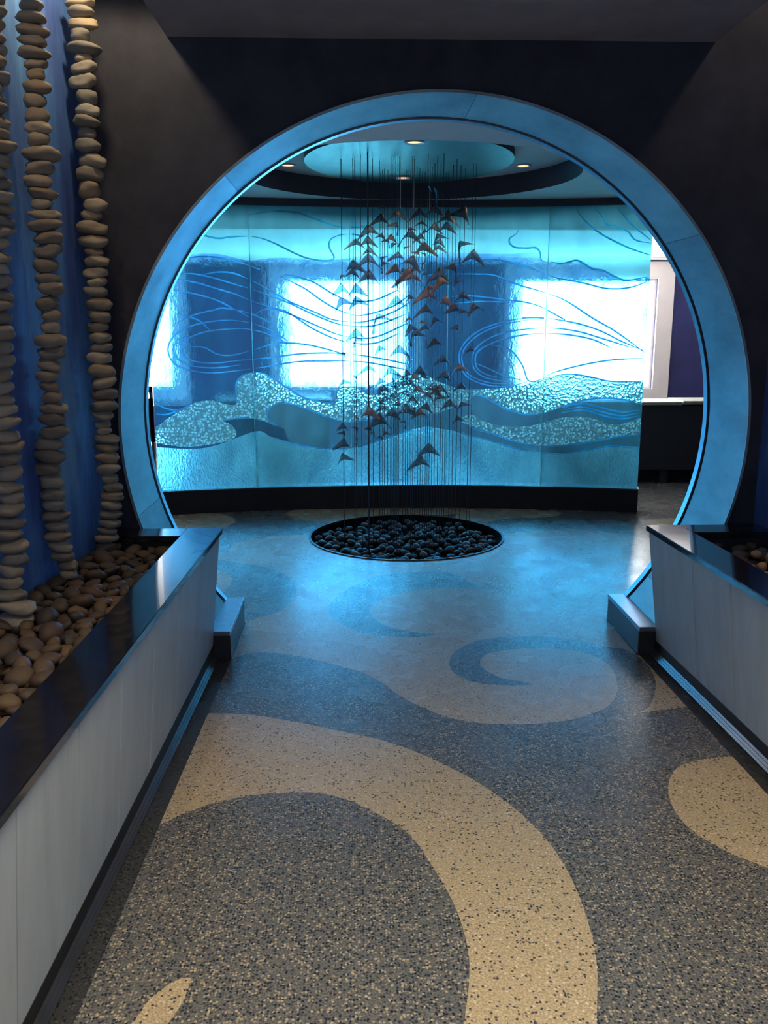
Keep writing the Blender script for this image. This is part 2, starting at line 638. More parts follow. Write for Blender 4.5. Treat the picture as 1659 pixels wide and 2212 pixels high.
LEFT_BORDER = v2((-.9, -1), (-.66, -1), (-.631, 1.68), (-.588, 3.62), (-.585, 3.87), (-.9, 3.87))
RIGHT_BORDER = v2((1.8, -1), (1.36, -1), (1.34, 2.59), (1.315, 3.87), (1.8, 3.87))
PIT = [Vector((PX + PR * math.cos(a), PY + PR * math.sin(a), 0)) for a in [i * 2 * math.pi / 96 for i in range(96)]]


def floor_zone(x, y):
    if (x - PX) ** 2 + (y - PY) ** 2 < PR * PR:
        return None
    if pip(x, y, LEFT_BORDER) or pip(x, y, RIGHT_BORDER):
        return 2
    if pip(x, y, SL) or pip(x, y, DB) or pip(x, y, P2b):
        return 0
    for q in (F1, F2, F3, F4):
        if pip(x, y, q):
            return 0
    for q in (P1, A, P2, P3, FAR):
        if pip(x, y, q):
            return 1
    return 0


v, tris = cdt_mesh(v2((-4, -1), (5.2, -1), (5.2, 11), (-4, 11)),
                   [P1, A, SL, DB, P2, P2b, P3, FAR, F1, F2, F3, F4, LEFT_BORDER, RIGHT_BORDER, PIT], floor_zone)
bm = bmesh.new()
bv = [bm.verts.new((p[0], p[1], 0)) for p in v]
for t, m in tris:
    f = bm.faces.new([bv[i] for i in t])
    f.material_index = m
for f in bm.faces:
    if f.normal.z < 0:
        f.normal_flip()
me = bpy.data.meshes.new('floor')
bm.normal_update()
for f in bm.faces:
    if f.normal.z < 0:
        f.normal_flip()
bm.to_mesh(me)
bm.free()
for m in ('terr_light', 'terr_dark', 'terr_border'):
    me.materials.append(M[m])
fo = bpy.data.objects.new('floor', me)
COL.objects.link(fo)
fo['kind'] = 'structure'
fo['label'] = 'polished speckled terrazzo floor with tan and dark swirling shapes'

# pit lining: recessed bowl wall and bottom
bm = bmesh.new()
rings = []
for r_, z_ in ((PR + .012, .003), (PR + .012, -.001), (PR, -.001), (PR, .003)):
    pass
prof = [(PR + .014, .001), (PR + .014, .006), (PR - .002, .006), (PR - .002, -.16), (0.001, -.16)]
for r_, z_ in prof:
    rings.append([bm.verts.new((PX + r_ * math.cos(a), PY + r_ * math.sin(a), z_)) for a in [i * 2 * math.pi / 96 for i in range(96)]])
for i in range(len(rings) - 1):
    for k in range(96):
        bm.faces.new((rings[i][k], rings[i][(k + 1) % 96], rings[i + 1][(k + 1) % 96], rings[i + 1][k]))
struct('trim_1', bm, M['pit_rim'], label='dark metal rim and bowl of the round floor pit')

# ------------------------------------------------------------------ arch wall with circular opening
WX0, WX1, WZ1 = -1.6, 2.4, 3.7


def arc_pts(r, a0, a1, n):
    return [(XC + r * math.cos(a0 + (a1 - a0) * i / n), ZC + r * math.sin(a0 + (a1 - a0) * i / n)) for i in range(n + 1)]


afl = math.asin((.128 - ZC) / R)      # where the circle meets the plinth blocks
a0, a1 = afl, math.pi - afl
arc = arc_pts(R + .01, a0, a1, 120)
outer = [(WX0, 0), (arc[-1][0], 0)] + arc[::-1][1:-1] + [(arc[0][0], 0), (WX1, 0), (WX1, WZ1), (WX0, WZ1)]
v, tris = cdt_mesh(outer, [], lambda x, y: 0)
bm = bmesh.new()
for yy in (D1, D2):
    bv = [bm.verts.new((p[0], yy, p[1])) for p in v]
    for t, m in tris:
        bm.faces.new([bv[i] for i in t])
o0 = [bm.verts.new((p[0], D1, p[1])) for p in outer]
o1 = [bm.verts.new((p[0], D2, p[1])) for p in outer]
for i in range(len(outer)):
    j = (i + 1) % len(outer)
    bm.faces.new((o0[i], o0[j], o1[j], o1[i]))
bmesh.ops.remove_doubles(bm, verts=bm.verts, dist=1e-5)
struct('wall_front', bm, M['arch_wall'], label='charcoal wall pierced by the large round opening')

# lining of the opening: curved sheet-metal sections butted end to end
lin = empty('arch_lining', 'large round satin metal lining of the circular doorway', 'arch lining', (XC, D1, 0))


def arc_band(r_in, r_out, y0, y1, b0, b1, n):
    bm = bmesh.new()
    prev = None
    first = None
    for i in range(n + 1):
        a = b0 + (b1 - b0) * i / n
        c, s = math.cos(a), math.sin(a)
        q = [bm.verts.new((r_in * c, y0 - D1, ZC + r_in * s)), bm.verts.new((r_in * c, y1 - D1, ZC + r_in * s)),
             bm.verts.new((r_out * c, y1 - D1, ZC + r_out * s)), bm.verts.new((r_out * c, y0 - D1, ZC + r_out * s))]
        if prev:
            for k in range(4):
                bm.faces.new((prev[k], prev[(k + 1) % 4], q[(k + 1) % 4], q[k]))
        else:
            first = q
        prev = q
    bm.faces.new(first[::-1])
    bm.faces.new(prev)
    return bm


cuts = [a0, math.radians(6.5 - 42), math.radians(36.8), math.radians(84), math.radians(130.3), math.radians(196), a1]
for i in range(len(cuts) - 1):
    o = link('lining_panel', arc_band(R - .002, R + .006, D1 - .012, D2 - .055, cuts[i] + .0006, cuts[i + 1] - .0006, 40),
             M['lining'] if i % 2 == 0 else M['lining_b'], lin, True)
    o.data.polygons.foreach_set('use_smooth', [True] * len(o.data.polygons))
link('shadow_gap', arc_band(R + .006, R + .02, D2 - .055, D2 - .035, a0, a1, 160), M['kick_dark'], lin, True)
link('rear_lip', arc_band(R - .008, R + .03, D2 - .035, D2 + .012, a0, a1, 160), M['lip'], lin, True)
link('front_lip', arc_band(R - .005, R + .007, D1 - .018, D1 - .012, a0, a1, 160), M['lining'], lin, True)

# the low plinth blocks at both feet of the ring
for side, xa, xb in (('left', -.583, -.76), ('right', 1.305, 1.46)):
    s = 1 if xb > xa else -1
    t = empty('plinth_block', 'low dark metal plinth block at the %s foot of the round arch' % side, 'plinth',
              ((xa + xb) / 2, (D1 + D2) / 2, 0), 'plinth blocks at the arch feet')
    cx, cyy = (xa + xb) / 2, (D1 + D2) / 2
    h = abs(xb - xa) / 2
    link('block', box(-h, D1 - .025 - cyy, 0, h, D2 + .01 - cyy, .118, .003), M['block'], t)
    link('top_plate', box(-h, D1 - .03 - cyy, .118, h, D2 + .015 - cyy, .140, .002), M['lip'], t)
    e = h * -s
    link('edge_strip', box(min(e, e - .004 * s) , D1 - .02 - cyy, .002, max(e, e - .004 * s), D2 + .005 - cyy, .008), M['kick'], t)

# ------------------------------------------------------------------ side walls, soffit, upper wells
bm = bmesh.new()
hexa(bm, [(wall_lx(-1) - .15, -1, 0), (wall_lx(-1), -1, 0), (wall_lx(D1), D1, 0), (wall_lx(D1) - .15, D1, 0),
          (wall_lx(-1) - .15, -1, 3.7), (wall_lx(-1), -1, 3.7), (wall_lx(D1), D1, 3.7), (wall_lx(D1) - .15, D1, 3.7)])
struct('wall_left', bm, M['mural'], label='blue painted side wall behind the stone columns')
bm = bmesh.new()


def wall_rx(y):
    return 1.81 + .09 * (D1 - y)


hexa(bm, [(wall_rx(-1), -1, 0), (wall_rx(-1) + .15, -1, 0), (wall_rx(D1) + .15, D1, 0), (wall_rx(D1), D1, 0),
          (wall_rx(-1), -1, 3.7), (wall_rx(-1) + .15, -1, 3.7), (wall_rx(D1) + .15, D1, 3.7), (wall_rx(D1), D1, 3.7)])
struct('wall_right', bm, M['mural'])
struct('ceiling', box(-.75, -1, SOFF_Z, 1.478, D1, 3.7), M['soffit'], label='grey plaster soffit over the corridor')
struct('ceiling_upper', box(-2.2, -1, 3.7, 3.0, D2, 3.8), M['soffit'])

# ------------------------------------------------------------------ planters (both sides of the corridor)
PLEN0 = -.6
PZ = .600                              # underside of cap


def planter(side):
    if side == 'left':
        sg = -1
        bot = lambda y: -.662 - .020 * (3.83 - y)
        top = lambda y: -.612 - .024 * (3.83 - y)
        wall = lambda y: wall_lx(y)
        label = 'grey panelled planter wall with black cap under the stone columns, left of the corridor'
    else:
        sg = 1
        bot = lambda y: 1.384 + .034 * (3.83 - y)
        top = lambda y: 1.318 + .036 * (3.83 - y)
        wall = lambda y: wall_rx(y)
        label = 'grey panelled planter wall with black cap, right of the corridor'
    t = empty('planter_wall', label, 'planter', (0, 0, 0))
    YE = 3.835
    # battered panel, in boards with thin seams between
    seams = [YE, 3.42, 3.04, 2.68, 2.31, 1.95, 1.58, 1.2, .8, .4, 0, PLEN0]
    if side == 'right':
        seams = [YE, 3.36, 3.02, 2.69, 2.33, 1.95, 1.58, 1.2, .8, .4, 0, PLEN0]
    for i in range(len(seams) - 1):
        y1_, y0_ = seams[i] - .0028, seams[i + 1] + .0028
        bm = bmesh.new()
        hexa(bm, [(bot(y0_), y0_, .075), (bot(y0_) + sg * .03, y0_, .075), (bot(y1_) + sg * .03, y1_, .075), (bot(y1_), y1_, .075),
                  (top(y0_), y0_, PZ), (top(y0_) + sg * .08, y0_, PZ), (top(y1_) + sg * .08, y1_, PZ), (top(y1_), y1_, PZ)])
        link('panel', bm, M['panel'], t)
    # dark backing behind the seams
    bm = bmesh.new()
    hexa(bm, [(bot(PLEN0) + sg * .018, PLEN0, .0), (bot(PLEN0) + sg * .06, PLEN0, .0), (bot(YE) + sg * .06, YE - .004, .0), (bot(YE) + sg * .018, YE - .004, .0),
              (top(PLEN0) + sg * .018, PLEN0, PZ), (top(PLEN0) + sg * .09, PLEN0, PZ), (top(YE) + sg * .09, YE - .004, PZ), (top(YE) + sg * .018, YE - .004, PZ)])
    link('backing', bm, M['seam'], t)
    # kick plate: black reveal, ribbed steel strip
    YK = D1 - .03
    bm = bmesh.new()
    hexa(bm, [(bot(PLEN0) - sg * .002, PLEN0, 0), (bot(PLEN0) + sg * .02, PLEN0, 0), (bot(YK) + sg * .02, YK, 0), (bot(YK) - sg * .002, YK, 0),
              (bot(PLEN0) - sg * .002, PLEN0, .075), (bot(PLEN0) + sg * .02, PLEN0, .075), (bot(YK) + sg * .02, YK, .075), (bot(YK) - sg * .002, YK, .075)])
    link('reveal', bm, M['kick_dark'], t)
    bm = bmesh.new()
    for q in range(3):
        o_ = .003 + .006 * (2 - q)
        zb = .004 + .010 * q
        hexa(bm, [(bot(PLEN0) - sg * (o_ + .005), PLEN0, zb), (bot(PLEN0), PLEN0, zb), (bot(YK), YK, zb), (bot(YK) - sg * (o_ + .005), YK, zb),
                  (bot(PLEN0) - sg * o_, PLEN0, zb + .009), (bot(PLEN0), PLEN0, zb + .009), (bot(YK), YK, zb + .009), (bot(YK) - sg * o_, YK, zb + .009)])
    link('kick_plate', bm, M['kick'], t)
    # cap: long board and end return
    cw = .13
    ys = YE
    bm = bmesh.new()
    a = lambda y: top(y) - sg * .014
    b = lambda y: top(y) + sg * (cw + .012)
    hexa(bm, [(a(PLEN0), PLEN0, PZ), (b(PLEN0), PLEN0, PZ), (b(ys), ys, PZ), (a(ys), ys, PZ),
              (a(PLEN0), PLEN0, PZ + .026), (b(PLEN0), PLEN0, PZ + .026), (b(ys), ys, PZ + .026), (a(ys), ys, PZ + .026)])
    bmesh.ops.bevel(bm, geom=list(bm.edges), offset=.003, segments=2, affect='EDGES')
    link('cap', bm, M['cap'], t)
    bm = bmesh.new()
    xs = sorted((b(ys) + sg * .0005, wall(ys - .1) ))
    bx(bm, xs[0], ys - .150, PZ, xs[1], ys, PZ + .026)
    bmesh.ops.bevel(bm, geom=list(bm.edges), offset=.003, segments=2, affect='EDGES')
    link('end_cap', bm, M['cap'], t)
    bm = bmesh.new()
    xs = sorted((bot(ys) + sg * .1, wall(ys - .1)))
    bx(bm, xs[0], ys - .11, .0, xs[1], ys - .02, PZ)
    link('end_wall', bm, M['seam'], t)
    return top, bot, b


ltop, lbot, lin_in = planter('left')
rtop, rbot, rin_in = planter('right')

# ------------------------------------------------------------------ stones
rng = random.Random(7)


def stone_mesh(name, seed, sub=3, flat=.5, lump=.22, mat=None):
    bm = bmesh.new()
    bmesh.ops.create_icosphere(bm, subdivisions=sub, radius=1)
    off = Vector((seed * 3.7, seed * 1.3, seed * 7.1))
    for v_ in bm.verts:
        p = v_.co.copy()
        n = noise.noise(p * .9 + off) * lump + noise.noise(p * 2.1 + off) * lump * .35
        # superellipsoid-like boxiness
        q = Vector((math.copysign(abs(p.x) ** .95, p.x), math.copysign(abs(p.y) ** .95, p.y), math.copysign(abs(p.z) ** .92, p.z)))
        q *= (1 + n)
        v_.co = Vector((q.x, q.y * .85, q.z * flat))
    me = bpy.data.meshes.new(name)
    bm.to_mesh(me)
    bm.free()
    for p in me.polygons:
        p.use_smooth = True
    if mat:
        me.materials.append(mat)
    # normalise to unit half-extent in x and z
    xs = [v_.co.x for v_ in me.vertices]
    zs = [v_.co.z for v_ in me.vertices]
    cx, cz = (max(xs) + min(xs)) / 2, (max(zs) + min(zs)) / 2
    for v_ in me.vertices:
        v_.co.x = (v_.co.x - cx) / ((max(xs) - min(xs)) / 2)
        v_.co.z = (v_.co.z - cz) / ((max(zs) - min(zs)) / 2)
    return me


col_meshes = [stone_mesh('stacked_stone', i + 1, 3, .5, .30, M['stone']) for i in range(14)]

# silhouettes read off the photograph: (x, y, width) of every stone, in pixels
C2 = [(68, 12, 50), (69, 38, 68), (72, 66, 71), (70, 90, 64), (73, 116, 69), (77, 138, 50), (76, 160, 40), (81, 188, 60), (75, 217, 48), (80, 250, 53), (81, 277, 60),
      (84, 303, 47), (92, 335, 80), (87, 364, 64), (84, 392, 60), (90, 418, 64), (92, 443, 46), (96, 464, 70), (97, 487, 72), (104, 515, 64), (105, 542, 60), (99, 573, 52),
      (103, 603, 54), (112, 623, 58), (103, 655, 49), (111, 679, 44), (108, 706, 42), (110, 737, 65), (112, 762, 58), (107, 789, 51), (103, 812, 49), (108, 834, 41),
      (112, 858, 46), (115, 882, 58), (114, 905, 56), (117, 933, 62), (106, 958, 64), (106, 984, 70), (99, 1012, 64), (111, 1039, 58), (114, 1067, 57), (117, 1090, 52),
      (121, 1113, 58), (123, 1136, 50), (126, 1156, 56), (132, 1179, 54), (134, 1200, 52), (146, 1220, 44), (148, 1240, 42), (152, 1260, 46), (158, 1282, 50)]
C3 = [(172, 6, 62), (176, 27, 57), (179, 52, 62), (175, 77, 42), (182, 106, 74), (180, 125, 38), (182, 148, 56), (178, 176, 58), (188, 211, 45), (190, 240, 52), (187, 264, 56),
      (188, 289, 40), (190, 316, 56), (199, 348, 58), (195, 377, 58), (194, 411, 48), (207, 444, 52), (197, 465, 46), (199, 493, 68), (201, 522, 64), (202, 545, 42), (209, 564, 53),
      (206, 590, 53), (210, 611, 42), (207, 630, 50), (213, 657, 56), (214, 684, 49), (210, 707, 46), (216, 730, 46), (218, 750, 46), (214, 774, 52), (220, 800, 61),
      (224, 825, 56), (224, 851, 60), (225, 876, 62), (222, 897, 45), (221, 917, 34), (225, 931, 32), (229, 947, 54), (229, 967, 52), (232, 988, 50), (235, 1012, 50),
      (236, 1034, 38), (243, 1053, 42), (241, 1071, 50), (241, 1090, 44), (240, 1110, 47), (238, 1130, 46), (233, 1145, 42), (231, 1162, 50), (228, 1182, 42), (230, 1199, 42)]
_r1 = random.Random(11)
C1 = []
yy = -6
while yy < 1350:
    w_ = _r1.uniform(52, 80)
    C1.append((-22 + yy * .030 + _r1.uniform(-7, 7) + (14 if yy > 900 else 0) * (yy - 900) / 400, yy, w_))
    yy += _r1.uniform(23, 31)


def stone_column(name_label, data, ycol, base_z):
    pts = []
    for (u_, v_, w_) in data:
        p = ony(u_, v_, ycol)
        pts.append((p.x, p.z, w_ / FPX * (ycol * _cp + (EYE - p.z) * _sp)))
    root = empty('stone_column', name_label, 'stone column', (pts[-1][0], ycol, base_z), 'columns of stacked beach stones')
    bm = bmesh.new()
    line = [(p[0] - pts[-1][0], 0, p[1] - base_z) for p in pts] + [(0, 0, -.2)]
    line = [(line[0][0], 0, 3.68 - base_z)] + line
    tube(bm, line, .004, 6)
    link('rod', bm, M['rod'], root)
    n = len(pts)
    for i, (x, z, w) in enumerate(pts):
        up = (pts[i - 1][1] - z) / 2 if i > 0 else (z - pts[1][1]) / 2
        dn = (z - pts[i + 1][1]) / 2 if i < n - 1 else up
        hz = (up + dn) / 2 * 1.20
        o = bpy.data.objects.new('stone', col_meshes[rng.randrange(len(col_meshes))])
        COL.objects.link(o)
        o.parent = root
        o.location = (x - pts[-1][0], rng.uniform(-.005, .005), z - base_z)
        o.rotation_euler = (rng.uniform(-.08, .08), rng.uniform(-.13, .13), rng.choice((0, math.pi)) + rng.uniform(-.25, .25))
        o.scale = (w / 2 * 1.03, w / 2 * rng.uniform(.85, 1.0), max(.012, hz))
    return root


BED_Z = .50
stone_column('column of stacked stones nearest the round arch', C3, 3.64, BED_Z)
stone_column('middle column of stacked stones by the blue wall', C2, 3.20, BED_Z)
stone_column('stone column cut off by the left edge of the photo', C1, 2.72, BED_Z)

# stone beds
bed_meshes = [stone_mesh('river_stone', 40 + i, 2, .6, .30, M['bed']) for i in range(12)]


def bed(side, inner, wall, y0, y1, count, rgen, sizes):
    # mounded dark filler under the loose stones
    bm = bmesh.new()
    g = []
    NY, NX = 60, 10
    for i in range(NY + 1):
        y = -0.6 + (3.72 + .6) * i / NY
        row = []
        for j in range(NX + 1):
            f = j / NX
            xa, xb = inner(y), wall(y)
            x = xa + (xb - xa) * f
            row.append(bm.verts.new((x, y, BED_Z + .012 + .02 * noise.noise(Vector((x * 9, y * 9, 0))) + .02 * f)))
        g.append(row)
    for i in range(NY):
        for j in range(NX):
            bm.faces.new((g[i][j], g[i][j + 1], g[i + 1][j + 1], g[i + 1][j]))
    o = link('gravel_fill', bm, M['bed'], None, True)
    tag(o, 'dark gravel under the loose rocks of the %s planter' % side, 'gravel', kind='stuff')
    placed = []
    tries = 0
    while len(placed) < count and tries < 40000:
        tries += 1
        y = rgen.uniform(y0, y1)
        f = rgen.random()
        s = rgen.uniform(*sizes)
        xa, xb = inner(y), wall(y)
        m_ = s * .9
        lo, hi = min(xa, xb) + m_, max(xa, xb) - m_
        if hi <= lo:
            continue
        x = lo + (hi - lo) * f
        layer = 0
        ok = True
        for (a_, b_, c_, l_) in placed:
            d = math.hypot(a_ - x, b_ - y)
            if d < (s + c_) * .80:
                if l_ == 0 and d > (s + c_) * .42:
                    layer = 1
                else:
                    ok = False
                    break
        if not ok:
            continue
        placed.append((x, y, s, layer))
        f2 = abs(x - xa) / abs(xb - xa)
        o = bpy.data.objects.new('river_stone', bed_meshes[rgen.randrange(12)])
        COL.objects.link(o)
        o.location = (x, y, BED_Z + .022 + .022 * f2 + layer * .026 + s * .22)
        o.rotation_euler = (rgen.uniform(-.5, .5), rgen.uniform(-.5, .5), rgen.uniform(0, 6.28))
        o.scale = (s, s * rgen.uniform(.8, 1.05), s * rgen.uniform(.42, .62))
        tag(o, 'brown river rock lying in the bed of the %s planter' % side, 'rock', 'river rocks in the %s planter' % side)


inL = lambda y: ltop(y) - .146
inR = lambda y: rtop(y) + .146
bed('left', inL, wall_lx, 1.7, 3.69, 250, random.Random(3), (.027, .052))
bed('right', inR, wall_rx, 2.6, 3.69, 90, random.Random(5), (.026, .042))
# bright orange rocks in the right-hand bed
for i, (u_, v_, w_) in enumerate(((1634, 1196, 26), (1648, 1216, 30), (1626, 1222, 20), (1652, 1236, 22), (1668, 1204, 34), (1680, 1230, 36))):
    p = onz(u_, v_, .60)
    s = w_ / FPX * 3.4 / 2
    o = bpy.data.objects.new('orange_rock', bed_meshes[i])
    o.data = bed_meshes[i].copy()
    o.data.materials[0] = M['coral']
    COL.objects.link(o)
    o.location = (p.x, p.y, .585 + (.012 if i in (0, 4) else 0))
    o.rotation_euler = (i, i * .4, i * 1.3)
    o.scale = (s, s * .9, s * .75)
    tag(o, 'orange spot-lit rock in the right planter bed at the edge of the photo', 'rock', 'orange rocks in the right planter')

# ------------------------------------------------------------------ black pebbles in the floor pit
peb_meshes = [stone_mesh('pit_pebble', 80 + i, 2, .6, .20, M['pebble']) for i in range(10)]
bm = bmesh.new()
gv = {}
for i in range(0, 13):
    for k in range(48):
        r_ = (PR - .004) * i / 12
        a = k * 2 * math.pi / 48
        if i == 0 and k:
            gv[i, k] = gv[0, 0]
            continue
        x, y = r_ * math.cos(a), r_ * math.sin(a)
        gv[i, k] = bm.verts.new((PX + x, PY + y, -.085 + .012 * noise.noise(Vector((x * 14, y * 14, 3)))))
for i in range(12):
    for k in range(48):
        q = [gv[i, k], gv[i, (k + 1) % 48], gv[i + 1, (k + 1) % 48], gv[i + 1, k]]
        u = []
        for z in q:
            if z not in u:
                u.append(z)
        bm.faces.new(u)
tag(link('pebble_fill', bm, M['pebble'], None, True), 'small black gravel filling the bottom of the round floor pit', 'gravel', kind='stuff')
rp = random.Random(21)
placed = []
tries = 0
while len(placed) < 295 and tries < 60000:
    tries += 1
    a = rp.uniform(0, 2 * math.pi)
    rr_ = (PR - .04) * math.sqrt(rp.random())
    x, y = PX + rr_ * math.cos(a), PY + rr_ * math.sin(a)
    s = rp.uniform(.028, .042)
    layer, ok = 0, True
    for (a_, b_, c_, l_) in placed:
        d = math.hypot(a_ - x, b_ - y)
        if d < (s + c_) * .82:
            if l_ == 0 and d > (s + c_) * .40:
                layer = 1
            else:
                ok = False
                break
    if not ok:
        continue
    placed.append((x, y, s, layer))
    o = bpy.data.objects.new('pit_pebble', peb_meshes[rp.randrange(10)])
    COL.objects.link(o)
    o.location = (x, y, -.062 + layer * .026)
    o.rotation_euler = (rp.uniform(-.4, .4), rp.uniform(-.4, .4), rp.uniform(0, 6.28))
    o.scale = (s, s * rp.uniform(.8, 1), s * rp.uniform(.55, .8))
    tag(o, 'smooth black pebble lying in the round pit in the floor', 'pebble', 'black pebbles in the floor pit')

# ------------------------------------------------------------------ ceiling over the round room
CA, CB, CDZ = 2.485, 2.625, 2.575      # level A, level B, underside of disc
RR, RCX, RCY = 1.13, .36, 6.17
circ = [(RCX + RR * math.cos(a), RCY + RR * math.sin(a)) for a in [i * 2 * math.pi / 96 for i in range(96)]]
v, tris = cdt_mesh([(-4, D2), (5.2, D2), (5.2, 7.55), (-4, 7.55)], [circ], lambda x, y: None if (x - RCX) ** 2 + (y - RCY) ** 2 < RR * RR else 0)
bm = bmesh.new()
bv = [bm.verts.new((p[0], p[1], CA)) for p in v]
for t, m in tris:
    bm.faces.new([bv[i] for i in t])
struct('ceiling_lower', bm, M['ceil_grey'], label='lower grey ceiling around the round recess')
bm = bmesh.new()
w0 = [bm.verts.new((x, y, CA)) for x, y in circ]
w1 = [bm.verts.new((x, y, CB)) for x, y in circ]
for k in range(96):
    bm.faces.new((w0[k], w0[(k + 1) % 96], w1[(k + 1) % 96], w1[k]))
struct('trim_2', bm, M['ceil_dark'], True, label='dark vertical ring wall of the ceiling recess')
bm = bmesh.new()
bm.faces.new([bm.verts.new((RCX + RR * 1.01 * math.cos(i * math.pi / 48), RCY + RR * 1.01 * math.sin(i * math.pi / 48), CB)) for i in range(96)])
struct('ceiling_recess', bm, M['ceil_grey'])
# hanging disc (wires are fixed to it)
DX, DY, DRX, DRY = .36, 6.22, .695, .86
disc = empty('ceiling_disc', 'shiny pale blue round ceiling disc from which the cables hang', 'ceiling disc', (DX, DY, CDZ))


def disc_bm(z0, z1, sc, n=96):
    bm = bmesh.new()
    lo = [bm.verts.new((DRX * sc * math.cos(i * 2 * math.pi / n), DRY * sc * math.sin(i * 2 * math.pi / n), z0)) for i in range(n)]
    hi = [bm.verts.new((q.co.x, q.co.y, z1)) for q in lo]
    bm.faces.new(lo[::-1])
    bm.faces.new(hi)
    for k in range(n):
        bm.faces.new((lo[k], lo[(k + 1) % n], hi[(k + 1) % n], hi[k]))
    return bm


link('disc_plate', disc_bm(0, .006, 1.0), M['drum'], disc)
link('disc_side', disc_bm(.006, CB - CDZ - .001, 1.0), M['ceil_dark'], disc)


def downlight(u_, v_, z, label, on):
    p = onz(u_, v_, z)
    t = empty('downlight', label, 'ceiling light', (p.x, p.y, z), 'recessed downlights over the round room')
    bm = bmesh.new()
    n = 32
    prof = [(.062, 0), (.058, -.008), (.042, -.006), (.040, .004)]
    rg = [[bm.verts.new((r_ * math.cos(k * 2 * math.pi / n), r_ * math.sin(k * 2 * math.pi / n), z_ - .001)) for k in range(n)] for r_, z_ in prof]
    for i in range(len(rg) - 1):
        for k in range(n):
            bm.faces.new((rg[i][k], rg[i][(k + 1) % n], rg[i + 1][(k + 1) % n], rg[i + 1][k]))
    link('trim_ring', bm, M['lamp_ring'], t, True)
    bm = bmesh.new()
    bm.faces.new([bm.verts.new((.040 * math.cos(k * 2 * math.pi / n), .040 * math.sin(k * 2 * math.pi / n), -.003)) for k in range(n)])
    link('lamp_face', bm, M['lamp_warm'], t)
    if on:
        s = spot_light('downlight_beam', (p.x, p.y, z - .03), (PX + (p.x - PX) * .2, 6.2, 1.3), on, (1.0, .62, .38), 70, .5, .03)
    return t


downlight(895, 306, CDZ, 'front recessed downlight with pale ring in the shiny ceiling disc', 7)
downlight(871, 383, CDZ, 'rear recessed downlight with pale ring in the shiny ceiling disc', 3)
downlight(1130, 357, CB, 'glowing orange downlight in the grey ceiling right of the disc', 8)
downlight(622, 356, CB, 'dim downlight in the grey ceiling left of the disc, by the arch', 4)

# ------------------------------------------------------------------ curved cast-glass wall
A_L = math.asin((-1.61 - GX) / GR)
A_R = math.asin((2.315 - GX) / GR)
GZ0, GZ1 = .195, 2.43
ARC = GR * (A_R - A_L)


def g_pt(s, z, off=0.0):
    a = A_L + s / GR
    return Vector((GX + (GR + off) * math.sin(a), GY + (GR + off) * math.cos(a), z))


def g_from_px(u_, v_):
    """photo pixel -> arc length and height on the glass"""
    d = ray(u_, v_)
    ox, oy = -GX, -GY
    A_ = d.x ** 2 + d.y ** 2
    B_ = 2 * (ox * d.x + oy * d.y)
    C_ = ox * ox + oy * oy - GR * GR
    t = (-B_ + math.sqrt(B_ * B_ - 4 * A_ * C_)) / (2 * A_)
    p = _O + d * t
    a = math.atan2(p.x - GX, p.y - GY)
    return ((a - A_L) * GR, p.z)


def gl_curve(pts, ox, oy, s=1 / 2.37, step=5):
    return [g_from_px(p[0], p[1]) for p in smooth_line([(ox + a * s, oy + b * s) for a, b in pts], step)]


def ga(pts):
    return gl_curve(pts, 300, 400)


def gb(pts):
    return gl_curve(pts, 900, 400)


# pebble bands
PB1 = (ga([(-60, 1300), (90, 1235), (140, 1200), (220, 1150), (300, 1110), (380, 1103), (450, 1122), (500, 1120), (497, 1060), (500, 1010), (530, 975), (580, 960),
           (640, 965), (700, 1000), (760, 1040), (850, 1090), (950, 1110), (1005, 1108), (1012, 1060), (1040, 1037), (1100, 1040), (1180, 1070), (1260, 1050), (1340, 990), (1422, 965)])
       + gb([(60, 980), (150, 1020), (240, 1045), (400, 1040), (530, 1030), (640, 990), (700, 975), (800, 970), (900, 985), (1000, 1005), (1200, 1005)])
       + gb([(1200, 1150), (1145, 1120), (1050, 1095), (950, 1088), (850, 1100), (750, 1130), (650, 1165), (550, 1170), (450, 1140), (350, 1085), (300, 1075), (250, 1110), (100, 1170), (20, 1160)])
       + ga([(1390, 1170), (1320, 1160), (1200, 1190), (1100, 1212), (1050, 1210), (950, 1180), (850, 1140), (750, 1115), (680, 1130), (655, 1170), (680, 1215), (740, 1245),
             (700, 1230), (600, 1198), (500, 1195), (425, 1205), (470, 1225), (500, 1265), (480, 1300), (400, 1322), (250, 1340), (150, 1330), (-60, 1300)]))
PB2 = gb([(230, 1190), (280, 1175), (350, 1210), (450, 1235), (560, 1235), (650, 1215), (750, 1190), (850, 1185), (920, 1200), (1000, 1225), (1080, 1215), (1200, 1165)]) + \
    gb([(1200, 1275), (1145, 1276), (1050, 1285), (900, 1310), (750, 1330), (620, 1330), (500, 1310), (400, 1275), (300, 1240), (230, 1215)])
